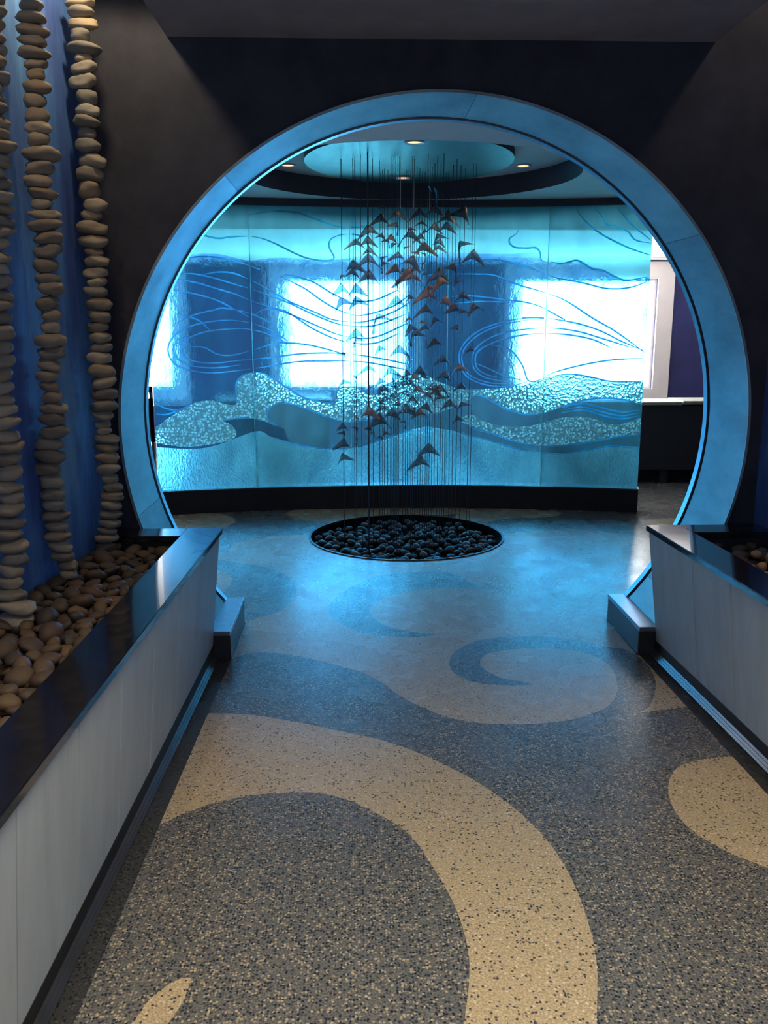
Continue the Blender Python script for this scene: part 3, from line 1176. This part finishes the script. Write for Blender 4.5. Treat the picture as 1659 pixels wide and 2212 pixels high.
# frosted upper field, with the lit ceiling behind put into its tint
TOPZ = (ga([(-60, 330), (230, 355), (330, 350), (430, 356), (560, 385), (700, 372), (850, 380), (920, 390), (985, 385), (1100, 370), (1250, 350), (1400, 360)])
        + gb([(40, 370), (150, 345), (300, 350), (450, 352), (620, 350), (640, 385), (700, 395), (750, 400), (820, 385), (870, 410), (950, 435), (1000, 460), (1070, 482), (1300, 465)])
        + [(ARC + .4, 2.8), (-.4, 2.8)])
LOWZ = (ga([(-60, 1330), (250, 1350), (400, 1330), (600, 1260), (680, 1290), (780, 1320), (880, 1340), (1000, 1350), (1100, 1345), (1250, 1300), (1400, 1250)])
        + gb([(50, 1235), (230, 1265), (350, 1300), (500, 1345), (620, 1365), (750, 1370), (900, 1350), (1000, 1335), (1300, 1345)]) + [(ARC + .4, -.1), (-.4, -.1)])
WAVE = (ga([(680, 1130), (655, 1170), (680, 1215), (740, 1245), (780, 1320), (880, 1340), (1000, 1350), (1100, 1345), (1250, 1300), (1400, 1250)])
        + gb([(50, 1235), (230, 1265), (350, 1300), (500, 1345), (620, 1365), (750, 1370), (900, 1350), (1000, 1335), (1300, 1345)])
        + gb([(1300, 1150), (1145, 1120), (1050, 1095), (950, 1088), (850, 1100), (750, 1130), (650, 1165), (550, 1170), (450, 1140), (350, 1085), (300, 1075), (250, 1110), (100, 1170), (20, 1160)])
        + ga([(1390, 1170), (1320, 1160), (1200, 1190), (1100, 1212), (1050, 1210), (950, 1180), (850, 1140), (750, 1115), (680, 1130)]))


def g_zone(s, z):
    if pip(s, z, PB1) or pip(s, z, PB2):
        return 3
    if pip(s, z, TOPZ):
        return 1
    if pip(s, z, WAVE):
        return 4
    if pip(s, z, LOWZ):
        return 2
    return 0


# etched lines
LINES = [('a', q) for q in (
    [(555, 155), (620, 142), (700, 133), (800, 140), (880, 165), (960, 195), (1040, 213), (1100, 215), (1180, 208)],
    [(280, 245), (310, 250), (400, 272), (470, 265), (540, 262), (620, 270), (700, 300), (780, 340), (850, 370), (920, 385), (985, 385), (1000, 368), (985, 340), (972, 310), (985, 275), (1030, 255), (1090, 250), (1150, 262)],
    [(230, 375), (330, 365), (430, 375), (530, 400), (620, 432)],
    [(200, 450), (290, 455), (400, 480), (500, 510), (600, 540), (760, 600), (900, 665), (1040, 715), (1200, 720), (1370, 660)],
    [(190, 480), (300, 500), (400, 530), (500, 560), (570, 590), (760, 655), (900, 715), (1040, 770), (1200, 780), (1390, 700)],
    [(320, 460), (400, 445), (480, 450), (560, 480), (640, 520), (760, 590), (900, 650), (1000, 690), (1150, 700), (1300, 650), (1400, 590)],
    [(180, 535), (300, 560), (400, 590), (500, 640), (575, 682)],
    [(720, 475), (760, 458), (830, 475), (900, 500), (1000, 560), (1080, 590), (1200, 590), (1330, 535)],
    [(740, 475), (850, 530), (950, 600), (1050, 650), (1150, 665), (1300, 620), (1400, 550)],
    [(190, 705), (280, 665), (380, 640), (440, 630), (580, 660), (700, 720)],
    [(765, 800), (680, 745), (580, 708), (480, 692), (380, 697), (280, 717), (200, 755), (160, 800), (150, 850), (170, 900), (220, 935), (300, 955), (400, 960), (500, 950),
     (650, 930), (800, 905), (950, 900), (1150, 905), (1370, 945)],
    [(765, 812), (660, 762), (560, 737), (460, 737), (360, 747), (280, 770), (230, 800), (215, 840), (235, 880), (300, 905), (400, 910), (520, 897), (680, 882), (850, 862),
     (1050, 862), (1250, 890), (1390, 920)],
    [(255, 770), (200, 790), (178, 840), (200, 890), (270, 925), (390, 935), (520, 920)],
    [(240, 830), (330, 830), (400, 865), (480, 870), (580, 845), (680, 815), (770, 808), (880, 820), (1000, 850), (1100, 880)],
    [(580, 680), (620, 645), (680, 632), (760, 650), (900, 740), (1050, 800), (1200, 810), (1330, 760)],
    [(60, 1100), (130, 1140), (200, 1150), (270, 1125)],
    [(60, 1165), (130, 1175), (200, 1155), (260, 1135)],
    [(500, 1120), (497, 1060), (500, 1010), (530, 975), (580, 960), (640, 965), (700, 1000), (760, 1040), (850, 1090), (950, 1112), (1010, 1108), (1013, 1060), (1040, 1037), (1110, 1042)],
    [(425, 1205), (500, 1195), (600, 1197), (700, 1230), (742, 1247), (680, 1215), (655, 1170), (680, 1130), (750, 1115), (850, 1142), (950, 1182), (1050, 1212), (1150, 1205), (1200, 1190)],
    [(680, 1290), (780, 1320), (880, 1340), (1000, 1350), (1100, 1345), (1250, 1300), (1400, 1250)],
    [(200, 660), (300, 690), (360, 740)],
)] + [('b', q) for q in (
    [(522, 225), (510, 250), (480, 268), (474, 292), (500, 317), (560, 322), (610, 320), (632, 345), (640, 385), (700, 395), (750, 400), (820, 385), (870, 410), (900, 430), (950, 435),
     (1000, 460), (1070, 487), (1150, 475), (1215, 465)],
    [(810, 110), (860, 180), (930, 240), (1020, 290), (1110, 330), (1210, 362)],
    [(890, 100), (940, 150), (970, 200), (1030, 215), (1080, 235), (1120, 280), (1200, 297)],
    [(1005, 95), (1050, 140), (1100, 200), (1210, 290)],
    [(540, 680), (640, 680), (740, 692), (850, 715), (950, 750), (1050, 800), (1170, 850)],
    [(560, 680), (440, 700), (330, 740), (260, 790), (222, 850), (220, 910), (240, 960), (290, 1000), (370, 1025), (470, 1030), (570, 1005)],
    [(570, 690), (450, 712), (345, 750), (275, 800), (236, 855), (234, 908), (254, 955), (300, 988), (375, 1012), (470, 1018)],
    [(1110, 835), (950, 785), (830, 750), (700, 732), (580, 735), (450, 755), (360, 790), (300, 840), (285, 890), (295, 940), (340, 980), (420, 1000), (510, 1010)],
    [(1000, 835), (900, 790), (770, 765), (650, 760), (560, 765), (460, 785), (370, 815), (312, 855), (300, 895), (312, 940), (360, 970), (430, 985)],
    [(60, 460), (150, 455), (300, 455), (400, 462), (520, 510), (640, 545), (760, 590), (900, 680), (1020, 750), (1165, 855)],
    [(150, 575), (250, 565), (370, 575), (480, 590), (560, 600), (640, 625), (760, 690)],
    [(200, 605), (300, 596), (400, 597), (500, 600)],
    [(150, 420), (290, 390), (400, 383), (500, 400), (600, 430), (700, 470), (850, 500), (980, 530), (1100, 522), (1210, 480)],
    [(380, 815), (480, 845), (540, 920), (570, 998), (620, 1000), (700, 960), (850, 920), (1000, 895), (1180, 885)],
    [(300, 910), (370, 940), (450, 975), (540, 1000)],
    [(250, 1110), (300, 1076), (350, 1087), (450, 1142), (550, 1172), (650, 1167), (750, 1132), (850, 1102), (950, 1090), (1050, 1097), (1150, 1122)],
    [(700, 975), (800, 968), (900, 984), (1000, 1005), (1180, 1006)],
    [(230, 1190), (280, 1240), (400, 1277), (500, 1312), (620, 1332), (750, 1332), (900, 1312), (1050, 1287), (1160, 1277)],
    [(200, 1262), (350, 1300), (500, 1345), (620, 1367), (750, 1372), (900, 1352), (1000, 1337), (1160, 1347)],
    [(760, 1150), (850, 1135), (950, 1160), (1050, 1180), (1140, 1165)],
    [(740, 1165), (850, 1150), (950, 1178), (1050, 1195), (1140, 1180)],
    [(740, 1140), (850, 1118), (950, 1140), (1050, 1160), (1140, 1150)],
)]
line_sz = [(ga(q) if k == 'a' else gb(q)) for k, q in LINES]

NP = 5
TH = .018
for ip in range(NP):
    s0, s1 = ARC * ip / NP, ARC * (ip + 1) / NP
    g0, g1 = s0 + .002, s1 - .002
    names = ['leftmost', 'second from the left', 'middle', 'second from the right', 'rightmost']
    mid = g_pt((s0 + s1) / 2, GZ0)
    root = empty('glass_screen', '%s of the five tall blue cast glass screens forming the curved wall' % names[ip], 'glass screen',
                 tuple(mid), 'screens of the curved blue glass wall')
    outer = [(g0, GZ0), (g1, GZ0), (g1, GZ1), (g0, GZ1)]
    cols = [[(g0 + (g1 - g0) * i / 10, GZ0), (g0 + (g1 - g0) * i / 10, GZ1)] for i in range(1, 10)]
    v, tris = cdt_mesh(outer, [PB1, PB2, TOPZ, LOWZ, WAVE], g_zone, cols)
    bm = bmesh.new()
    bv = [None] * len(v)
    for t, m in tris:
        for i in t:
            if bv[i] is None:
                bv[i] = bm.verts.new(g_pt(v[i][0], v[i][1]) - mid)
        bm.faces.new([bv[i] for i in t]).material_index = m
    # back skin and polished edges
    n = 10
    bk0 = [bm.verts.new(g_pt(g0 + (g1 - g0) * i / n, GZ0, TH) - mid) for i in range(n + 1)]
    bk1 = [bm.verts.new(g_pt(g0 + (g1 - g0) * i / n, GZ1, TH) - mid) for i in range(n + 1)]
    fr0 = [bm.verts.new(g_pt(g0 + (g1 - g0) * i / n, GZ0) - mid) for i in range(n + 1)]
    fr1 = [bm.verts.new(g_pt(g0 + (g1 - g0) * i / n, GZ1) - mid) for i in range(n + 1)]
    for i in range(n):
        bm.faces.new((bk0[i + 1], bk0[i], bk1[i], bk1[i + 1])).material_index = 5
        bm.faces.new((fr0[i], bk0[i], bk0[i + 1], fr0[i + 1])).material_index = 6
        bm.faces.new((fr1[i + 1], bk1[i + 1], bk1[i], fr1[i])).material_index = 6
    bm.faces.new((fr0[0], fr1[0], bk1[0], bk0[0])).material_index = 6
    bm.faces.new((fr0[n], bk0[n], bk1[n], fr1[n])).material_index = 6
    o = link('glass_sheet', bm, [M['g_clear'], M['g_top'], M['g_low'], M['g_pebble'], M['g_wave'], M['g_back'], M['g_edge']], root)
    for p in o.data.polygons:
        p.use_smooth = p.material_index < 5
    # raised lines of this panel
    for ln in line_sz:
        seg = []
        for (s, z) in ln + [(99, 99)]:
            if g0 + .003 < s < g1 - .003 and GZ0 < z < GZ1:
                seg.append((s, z))
            else:
                if len(seg) > 2:
                    m_ = len(seg)
                    rad = [.0065 * min(1, .35 + 3 * min(i, m_ - 1 - i) / m_) if m_ > 12 else .0055 for i in range(m_)]
                    bm = bmesh.new()
                    tube(bm, [g_pt(a_, b_, -.001) - mid for a_, b_ in seg], rad, 6, .6,
                         lambda p: Vector((p.x + mid.x - GX, p.y + mid.y - GY, 0)).normalized())
                    link('etched_line', bm, M['g_line'], root, True)
                seg = []
    if ip:
        # bright silicone seam where two panels meet
        bm = bmesh.new()
        a_ = g_pt(s0, GZ0, -.001) - mid
        b_ = g_pt(s0, GZ1, -.001) - mid
        tube(bm, [a_, b_], .0030, 6)
        link('panel_joint', bm, M['g_edge'], root)


def arc_wall(s0, s1, z0, z1, o0, o1, n=48):
    bm = bmesh.new()
    prev = first = None
    for i in range(n + 1):
        s = s0 + (s1 - s0) * i / n
        q = [bm.verts.new(g_pt(s, z0, o0)), bm.verts.new(g_pt(s, z0, o1)), bm.verts.new(g_pt(s, z1, o1)), bm.verts.new(g_pt(s, z1, o0))]
        if prev:
            for k in range(4):
                bm.faces.new((prev[k], prev[(k + 1) % 4], q[(k + 1) % 4], q[k]))
        else:
            first = q
        prev = q
    bm.faces.new(first)
    bm.faces.new(prev[::-1])
    return bm


t = empty('glass_wall_base', 'low black curved plinth carrying the blue glass wall', 'plinth', tuple(g_pt(ARC / 2, 0)))
loc0 = g_pt(ARC / 2, 0)
for nm, args, mt in (('plinth_body', (-.004, ARC + .006, 0, .186, -.034, .10), 'base_dark'), ('glazing_channel', (-.004, ARC + .012, .186, .197, -.040, .10), 'block')):
    bm = arc_wall(*args)
    bmesh.ops.translate(bm, verts=bm.verts, vec=-loc0)
    link(nm, bm, M[mt], t)
bm = arc_wall(-.06, ARC + .06, GZ1 + .001, CA - .001, -.03, .05)
tag(link('glass_head_rail', bm, M['ceil_dark']), 'dark curved rail on top of the blue glass wall', 'rail')

# ------------------------------------------------------------------ room behind the glass
BY = 10.5
BZ = 2.285
WINS = [(-3.65, -2.13), (-.80, .61), (1.93, 3.53)]
WZ0, WZ1_ = .78, 2.055
bm = bmesh.new()
xs = [-4.0] + [q for w in WINS for q in w] + [5.2]
for i in range(0, len(xs), 2):
    bx(bm, xs[i], BY, 0, xs[i + 1], BY + .15, 2.6)
for (a_, b_) in WINS:
    bx(bm, a_, BY, 0, b_, BY + .15, WZ0)
    bx(bm, a_, BY, WZ1_, b_, BY + .15, 2.6)
struct('wall_back', bm, M['blue_wall'], label='dark blue wall with three bright windows behind the glass')
struct('ceiling_back', box(-4, 7.55, BZ, 5.2, BY, BZ + .1), M['white_wall'])
struct('trim_3', box(-4, 7.5, BZ, 5.2, 7.549, 2.6), M['white_wall'], label='white fascia above the back room')
struct('trim_4', box(2.9, 10.30, 2.262, 5.2, 10.495, 2.284), M['white_wall'])
struct('wall_side_left', box(-4.15, D2, 0, -4, BY + .15, 2.7), M['blue_wall'])
struct('wall_side_right', box(5.2, D2, 0, 5.35, BY + .15, 2.7), M['blue_wall'])
struct('wall_front_left', box(-4, D2 - .15, 0, WX0, D2, 2.7), M['arch_wall'])
struct('wall_front_right', box(WX1, D2 - .15, 0, 5.2, D2, 2.7), M['arch_wall'])
for i, (a_, b_) in enumerate(WINS):
    w = bpy.data.objects.new('window_%d' % (i + 1), None)
    COL.objects.link(w)
    w.location = ((a_ + b_) / 2, BY, WZ0)
    w['kind'] = 'structure'
    h = (b_ - a_) / 2
    H_ = WZ1_ - WZ0
    fw = .19
    bm = bmesh.new()      # mitred casing
    for q in (((-h - fw, -fw), (h + fw, -fw), (h, 0), (-h, 0)), ((h + fw, -fw), (h + fw, H_ + fw), (h, H_), (h, 0)),
              ((h + fw, H_ + fw), (-h - fw, H_ + fw), (-h, H_), (h, H_)), ((-h - fw, H_ + fw), (-h - fw, -fw), (-h, 0), (-h, H_))):
        lo = [bm.verts.new((x, -.03, z)) for x, z in q]
        hi = [bm.verts.new((x, -.001, z)) for x, z in q]
        bm.faces.new(lo)
        bm.faces.new(hi[::-1])
        for k in range(4):
            bm.faces.new((lo[k], hi[k], hi[(k + 1) % 4], lo[(k + 1) % 4]))
    link('window_frame', bm, M['frame_white'], w)
    bm = bmesh.new()
    for x0_, x1_, z0_, z1_ in ((-h, -h + .03, 0, H_), (h - .03, h, 0, H_), (-h + .03, h - .03, 0, .03), (-h + .03, h - .03, H_ - .03, H_)):
        bx(bm, x0_, .03, z0_, x1_, .07, z1_)
    link('sash', bm, M['frame_white'], w)
    link('pane', box(-h + .03, .045, .03, h - .03, .055, H_ - .03), M['day'], w)

# low glazed door part seen past the left end of the glass
w = bpy.data.objects.new('door_1', None)
COL.objects.link(w)
w.location = (-2.3, 8.2, 0)
w['kind'] = 'structure'
bm = bmesh.new()
for q in ((-.6, 0, .425, .06), (-.6, .455, .425, .49), (-.6, .49, .425, .86), (-.6, .92, .425, .97), (.40, .06, .425, .97), (-.6, .06, -.57, .97)):
    bx(bm, q[0], -.02, q[1], q[2], .02, q[3])
link('door_frame', bm, M['bench'], w)
link('pane', box(-.57, -.005, .06, .40, .005, .455), M['day'], w)
link('pane', box(-.57, -.005, .86, .40, .005, .92), M['day'], w)

# dark benches in front of the far wall
for lab, xa, xb, yb in (('long dark upholstered bench with cream top edge right of the glass wall', 1.85, 4.6, 8.4),
                        ('dark upholstered bench dimly seen through the left glass panels', -1.35, -.25, 8.6)):
    t = empty('bench', lab, 'bench', ((xa + xb) / 2, yb, 0))
    h = (xb - xa) / 2
    link('body', box(-h, 0, .135, h, .42, .765, .008), M['bench'], t)
    bm = bmesh.new()
    jx = 3.135 - (xa + xb) / 2 if xa > 0 else 0
    bx(bm, -h - .01, -.012, .765, jx - .002, .43, .796, bevel=.006)
    link('top_lip', bm, M['bench_top'], t)
    bm = bmesh.new()
    bx(bm, jx + .002, -.016, .772, h + .01, .43, .806, bevel=.008)
    link('top_lip', bm, M['bench_top'], t)
    for fx in (-h + .08, jx - .13, h - .08) if xa > 0 else (-h + .08, h - .08):
        link('foot', box(fx - .03, .02, .0, fx + .03, .1, .135), M['bench'], t)
    link('floor_rail', box(-h, .22, .0, h, .30, .10), M['bench'], t)

# ------------------------------------------------------------------ cables and the hanging flock of rays
wz = [370, 470, 565, 650, 660, 672, 687, 735, 745, 757, 770, 785, 797, 830, 850, 865, 880, 893, 908, 925, 945, 965, 985, 1005, 1020, 1035, 1055, 1075, 1100,
      1120, 1138, 1155, 1190, 1215, 1245, 1278, 1335, 1357, 512, 600, 712, 455]
rw = random.Random(4)
wires = []
for i, q in enumerate(wz):
    u_ = 640 + q / 3.6065
    y = 6.25 + rw.uniform(-.42, .42)
    if q < 500 or q > 1230:
        y = 6.25 + rw.uniform(-.18, .22)
    p = ony(u_, 1000, y)
    r_ = .0030 if q in (370, 470) else (.0055 if q == 565 else .0022)
    zt = CDZ
    bm = bmesh.new()
    tube(bm, [(0, 0, -.045), (0, 0, zt)], r_, 5)
    lightw = False
    o = link('cable', bm, M['wire'], None, True, (p.x, y, 0))
    if q == 565:
        tag(o, 'thickest vertical cable, left of the flock, down to the pebble pit', 'cable', 'vertical cables of the flock')
    elif q in (370, 470):
        tag(o, 'dark cable at the left side of the flock, %s' % ('outermost on the left' if q == 370 else 'second heavy one from the left'), 'cable', 'vertical cables of the flock')
    else:
        tag(o, 'thin vertical steel cable from the ceiling disc to the pebble pit', 'cable', 'vertical cables of the flock')
    wires.append((u_, p.x, y))
# short pale cords hanging from the disc
for i, (u_, v_) in enumerate(((865, 450), (894, 450), (928, 455))):
    y = 6.1 + .05 * i
    p = ony(u_, v_, y)
    bm = bmesh.new()
    tube(bm, [(0, 0, p.z), (0, 0, CDZ)], .0022, 5)
    o = link('pale_cord', bm, M['wire_light'], None, True, (p.x, y, 0))
    tag(o, '%s of three short pale cords hanging from the disc above the flock' % ('leftmost', 'middle', 'rightmost')[i], 'cord', 'short pale cords above the flock')


def ray_mesh(name, seed, tail):
    """delta-shaped sheet ray: nose up, drooping curved wings, hollow rear edge, thin tail"""
    rg = random.Random(seed)
    bm = bmesh.new()
    n, m = 12, 6
    droop = rg.uniform(.25, .5)
    sweep = rg.uniform(.45, .62)
    hollow = rg.uniform(.16, .26)
    g = []
    for i in range(n + 1):
        t_ = -1 + 2 * i / n
        a_ = abs(t_)
        zt_ = -sweep * a_ ** 1.15           # leading edge
        zb_ = -sweep - .03 + hollow * (1 - a_ ** 1.6) * 1.1
        zb_ = min(zb_, zt_ - .004)
        row = []
        for j in range(m + 1):
            f = j / m
            x = t_ * .5
            z = zt_ + (zb_ - zt_) * f
            y = droop * .5 * a_ ** 1.7 - .10 * math.sin(f * math.pi) * (1 - a_) - .18 * f
            row.append(Vector((x, y, z + .28)))
        g.append(row)
    th = .010
    fr = [[bm.verts.new(p) for p in row] for row in g]
    bk = [[bm.verts.new(p + Vector((0, th, 0))) for p in row] for row in g]
    for i in range(n):
        for j in range(m):
            bm.faces.new((fr[i][j], fr[i + 1][j], fr[i + 1][j + 1], fr[i][j + 1]))
            bm.faces.new((bk[i][j], bk[i][j + 1], bk[i + 1][j + 1], bk[i + 1][j]))
    for i in range(n):
        bm.faces.new((fr[i][0], bk[i][0], bk[i + 1][0], fr[i + 1][0]))
        bm.faces.new((fr[i][m], fr[i + 1][m], bk[i + 1][m], bk[i][m]))
    for j in range(m):
        bm.faces.new((fr[0][j], fr[0][j + 1], bk[0][j + 1], bk[0][j]))
        bm.faces.new((fr[n][j], bk[n][j], bk[n][j + 1], fr[n][j + 1]))
    if tail:
        z0_ = -sweep + .28 - .03 + hollow
        tube(bm, [(0, -.17, z0_ + .04), (.02, -.2, z0_ - .08), (.06, -.22, z0_ - .24)], [.012, .008, .003], 5)
    bmesh.ops.recalc_face_normals(bm, faces=bm.faces)
    me = bpy.data.meshes.new(name)
    bm.to_mesh(me)
    bm.free()
    for p in me.polygons:
        p.use_smooth = True
    return me


ray_base = [ray_mesh('hanging_ray', i, i % 3 == 0) for i in range(9)]
ray_sets = {}
for key in ('ray', 'ray_warm_lit', 'ray_teal'):
    L_ = []
    for b_ in ray_base:
        c_ = b_.copy()
        c_.materials.append(M[key])
        L_.append(c_)
    ray_sets[key] = L_
# (x, y, width, tilt) in the 640,380 crop, then in the 640,700 crop; w = copper tone with warm lamp light put into the colour, t = pale blue
U = [(680, 245, 60, 0), (780, 300, 120, 5), (955, 295, 130, -5), (1060, 262, 120, 0), (1175, 320, 140, 5), (1290, 290, 140, 25), (665, 335, 120, 0), (570, 430, 140, -10),
     (770, 390, 70, 30), (965, 385, 110, 0), (880, 420, 60, -30), (1060, 395, 90, 10), (1160, 400, 110, 5), (880, 475, 140, 0), (655, 470, 70, 20), (700, 510, 60, 30),
     (735, 478, 70, 10, 'w'), (555, 510, 110, 0), (465, 540, 130, 0), (960, 480, 90, 0), (1095, 480, 80, -30), (1000, 430, 50, -20), (990, 565, 140, 0, 'w'), (1100, 585, 120, 0),
     (1280, 545, 90, -40), (1365, 635, 160, 5), (575, 590, 110, 0), (760, 540, 60, -50), (850, 570, 50, -50), (565, 660, 160, 0), (665, 645, 50, -60), (680, 690, 60, -40),
     (445, 700, 120, 0), (790, 635, 110, 0), (895, 665, 120, 25), (940, 615, 60, 40, 'w'), (985, 620, 60, 50), (985, 690, 40, -60), (430, 760, 110, 5), (570, 775, 130, 0),
     (360, 790, 60, -40), (770, 720, 100, 0, 'w'), (880, 790, 200, 0, 'w'), (1000, 770, 50, -20), (1110, 765, 140, 0), (1215, 715, 100, 30), (795, 830, 70, -60),
     (350, 880, 110, 0), (470, 880, 110, 0, 't'), (355, 985, 120, -25, 't'), (480, 980, 120, -15, 't'), (1120, 830, 130, -20, 'w'), (1230, 830, 70, -40), (1300, 940, 120, 0),
     (780, 980, 130, 0), (885, 950, 70, -20), (1010, 930, 180, 0, 'w'), (1150, 980, 110, 10, 'w'), (1230, 1030, 100, 0), (1000, 1050, 130, 0), (1395, 1030, 100, -20),
     (1270, 1060, 70, -30), (650, 1120, 130, -30), (1080, 1130, 80, -20), (880, 1120, 60, 0, 'w'), (975, 1145, 65, 0, 'w'), (890, 1185, 100, -20), (990, 1195, 90, 0),
     (920, 1240, 90, -30), (1240, 1180, 60, 20), (470, 1230, 110, -10), (1110, 520, 90, 15), (920, 740, 90, -10), (830, 745, 80, -25), (1050, 880, 90, -15, 'w')]
Lw = [(480, 125, 70, -30), (365, 240, 60, 40), (655, 195, 80, -25), (805, 210, 130, 0), (1075, 145, 100, -10), (1350, 200, 70, 0), (1140, 280, 110, 0), (565, 365, 130, 0),
      (730, 370, 110, -10), (465, 415, 50, 60), (770, 415, 70, -40), (855, 385, 80, -20), (960, 365, 110, 0), (1260, 350, 110, -10, 'w'), (1160, 400, 110, 20), (380, 460, 80, -20),
      (665, 445, 70, -20), (580, 500, 70, -50), (670, 495, 80, 0), (865, 450, 120, 0), (925, 410, 60, 0, 'w'), (980, 420, 90, 0), (455, 560, 60, 80), (760, 475, 90, 30),
      (665, 545, 110, 10), (755, 575, 100, 0), (855, 540, 80, 30), (945, 515, 110, 0, 'w'), (1060, 490, 110, 20), (1120, 515, 120, 10), (1280, 490, 100, 0), (1020, 560, 100, 10),
      (1100, 575, 80, -30), (650, 610, 80, 0), (660, 655, 80, -10), (570, 680, 120, 0, 'w'), (850, 660, 120, 0), (1195, 625, 120, 0), (1300, 640, 80, -30), (745, 690, 100, 0),
      (910, 670, 60, 30), (960, 695, 110, 0, 'w'), (465, 740, 50, 60), (650, 750, 150, 0), (845, 770, 50, 40), (360, 795, 80, 0), (465, 820, 50, 60), (575, 825, 50, 50),
      (360, 855, 50, 40), (1260, 740, 80, -20), (460, 900, 40, 60), (600, 850, 30, 30), (690, 850, 50, -30), (655, 880, 30, 30), (370, 930, 110, 0), (365, 1040, 100, -20),
      (1030, 975, 140, 0), (970, 1070, 140, 0), (900, 585, 70, 20), (700, 590, 70, -15), (800, 620, 70, 10), (1010, 640, 80, 15), (890, 600, 60, -20)]
ry = random.Random(9)
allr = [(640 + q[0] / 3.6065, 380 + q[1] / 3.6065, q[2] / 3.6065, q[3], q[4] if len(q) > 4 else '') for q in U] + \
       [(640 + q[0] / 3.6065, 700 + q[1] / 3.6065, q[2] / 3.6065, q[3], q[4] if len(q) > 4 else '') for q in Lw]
for i, (u_, v_, w_, tilt, kind) in enumerate(allr):
    best = sorted(wires, key=lambda w: abs(w[0] - u_))[:3]
    best = [b_ for b_ in best if abs(b_[0] - u_) < abs(best[0][0] - u_) + 3.5]
    _, wx, wy = best[ry.randrange(len(best))]
    p = ony(u_, v_, wy)
    x = wx * .45 + p.x * .55 if abs(wx - p.x) < .05 else p.x
    size = w_ / FPX * (wy * _cp + (EYE - p.z) * _sp) * 1.36
    key = {'w': 'ray_warm_lit', 't': 'ray_teal', '': 'ray'}[kind]
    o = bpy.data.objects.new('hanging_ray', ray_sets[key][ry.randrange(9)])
    COL.objects.link(o)
    o.location = (x, wy, p.z)
    yaw_ = ry.uniform(-.5, .5) if abs(tilt) < 30 else math.copysign(ry.uniform(.5, .9), tilt)
    o.rotation_euler = (ry.uniform(-.25, .2), math.radians(tilt) * .9, yaw_)
    sc = size / max(.62, math.cos(yaw_))
    o.scale = (sc, sc, sc)
    if v_ > 975:
        side = 'lowest' if v_ > 990 else 'second lowest'
        if u_ < 800:
            lab = 'lone brown sheet-metal ray at the lower left of the flock' if v_ > 970 else 'x'
        else:
            lab = 'dark sheet-metal ray hanging lowest of all above the pebble pit'
        tag(o, lab, 'hanging ray')
    elif v_ > 960:
        tag(o, 'single dark sheet-metal ray hanging just above the lowest one', 'hanging ray')
    else:
        zone = 'top' if v_ < 545 else ('upper middle' if v_ < 690 else ('sparse middle' if v_ < 790 else 'lower'))
        cn = {'w': 'warm-lit copper-coloured', 't': 'pale blue', '': 'dark'}[kind]
        tag(o, '%s curved sheet-metal ray in the %s part of the hanging flock' % (cn, zone), 'hanging ray', '%s rays in the %s part of the flock' % (cn, zone))
# small pale blue twisted strips above the flock
for i, (q, z_, w_, tl) in enumerate(((1038, 100, 26, 40), (1085, 150, 55, 65))):
    u_, v_ = 640 + q / 3.6065, 380 + z_ / 3.6065
    p = ony(u_, v_, 6.15)
    bm = bmesh.new()
    L_ = w_ / 3.6065 / FPX * 6.2
    pr_ = [(-L_, 0, .2 * L_), (-.3 * L_, .1 * L_, .35 * L_), (.4 * L_, .15 * L_, .15 * L_), (L_, 0, -.3 * L_)]
    tube(bm, pr_, [.1 * L_, .35 * L_, .35 * L_, .08 * L_], 8, .35)
    o = link('curled_strip', bm, M['ray_teal'], None, True, tuple(p))
    o.rotation_euler = (0, math.radians(tl), .3)
    tag(o, ('tiny pale blue curl on the rightmost pale cord', 'pale blue curled leaf strip just above the flock, right of the cord', 'small pale blue strip over the top right rays')[i], 'curled strip')
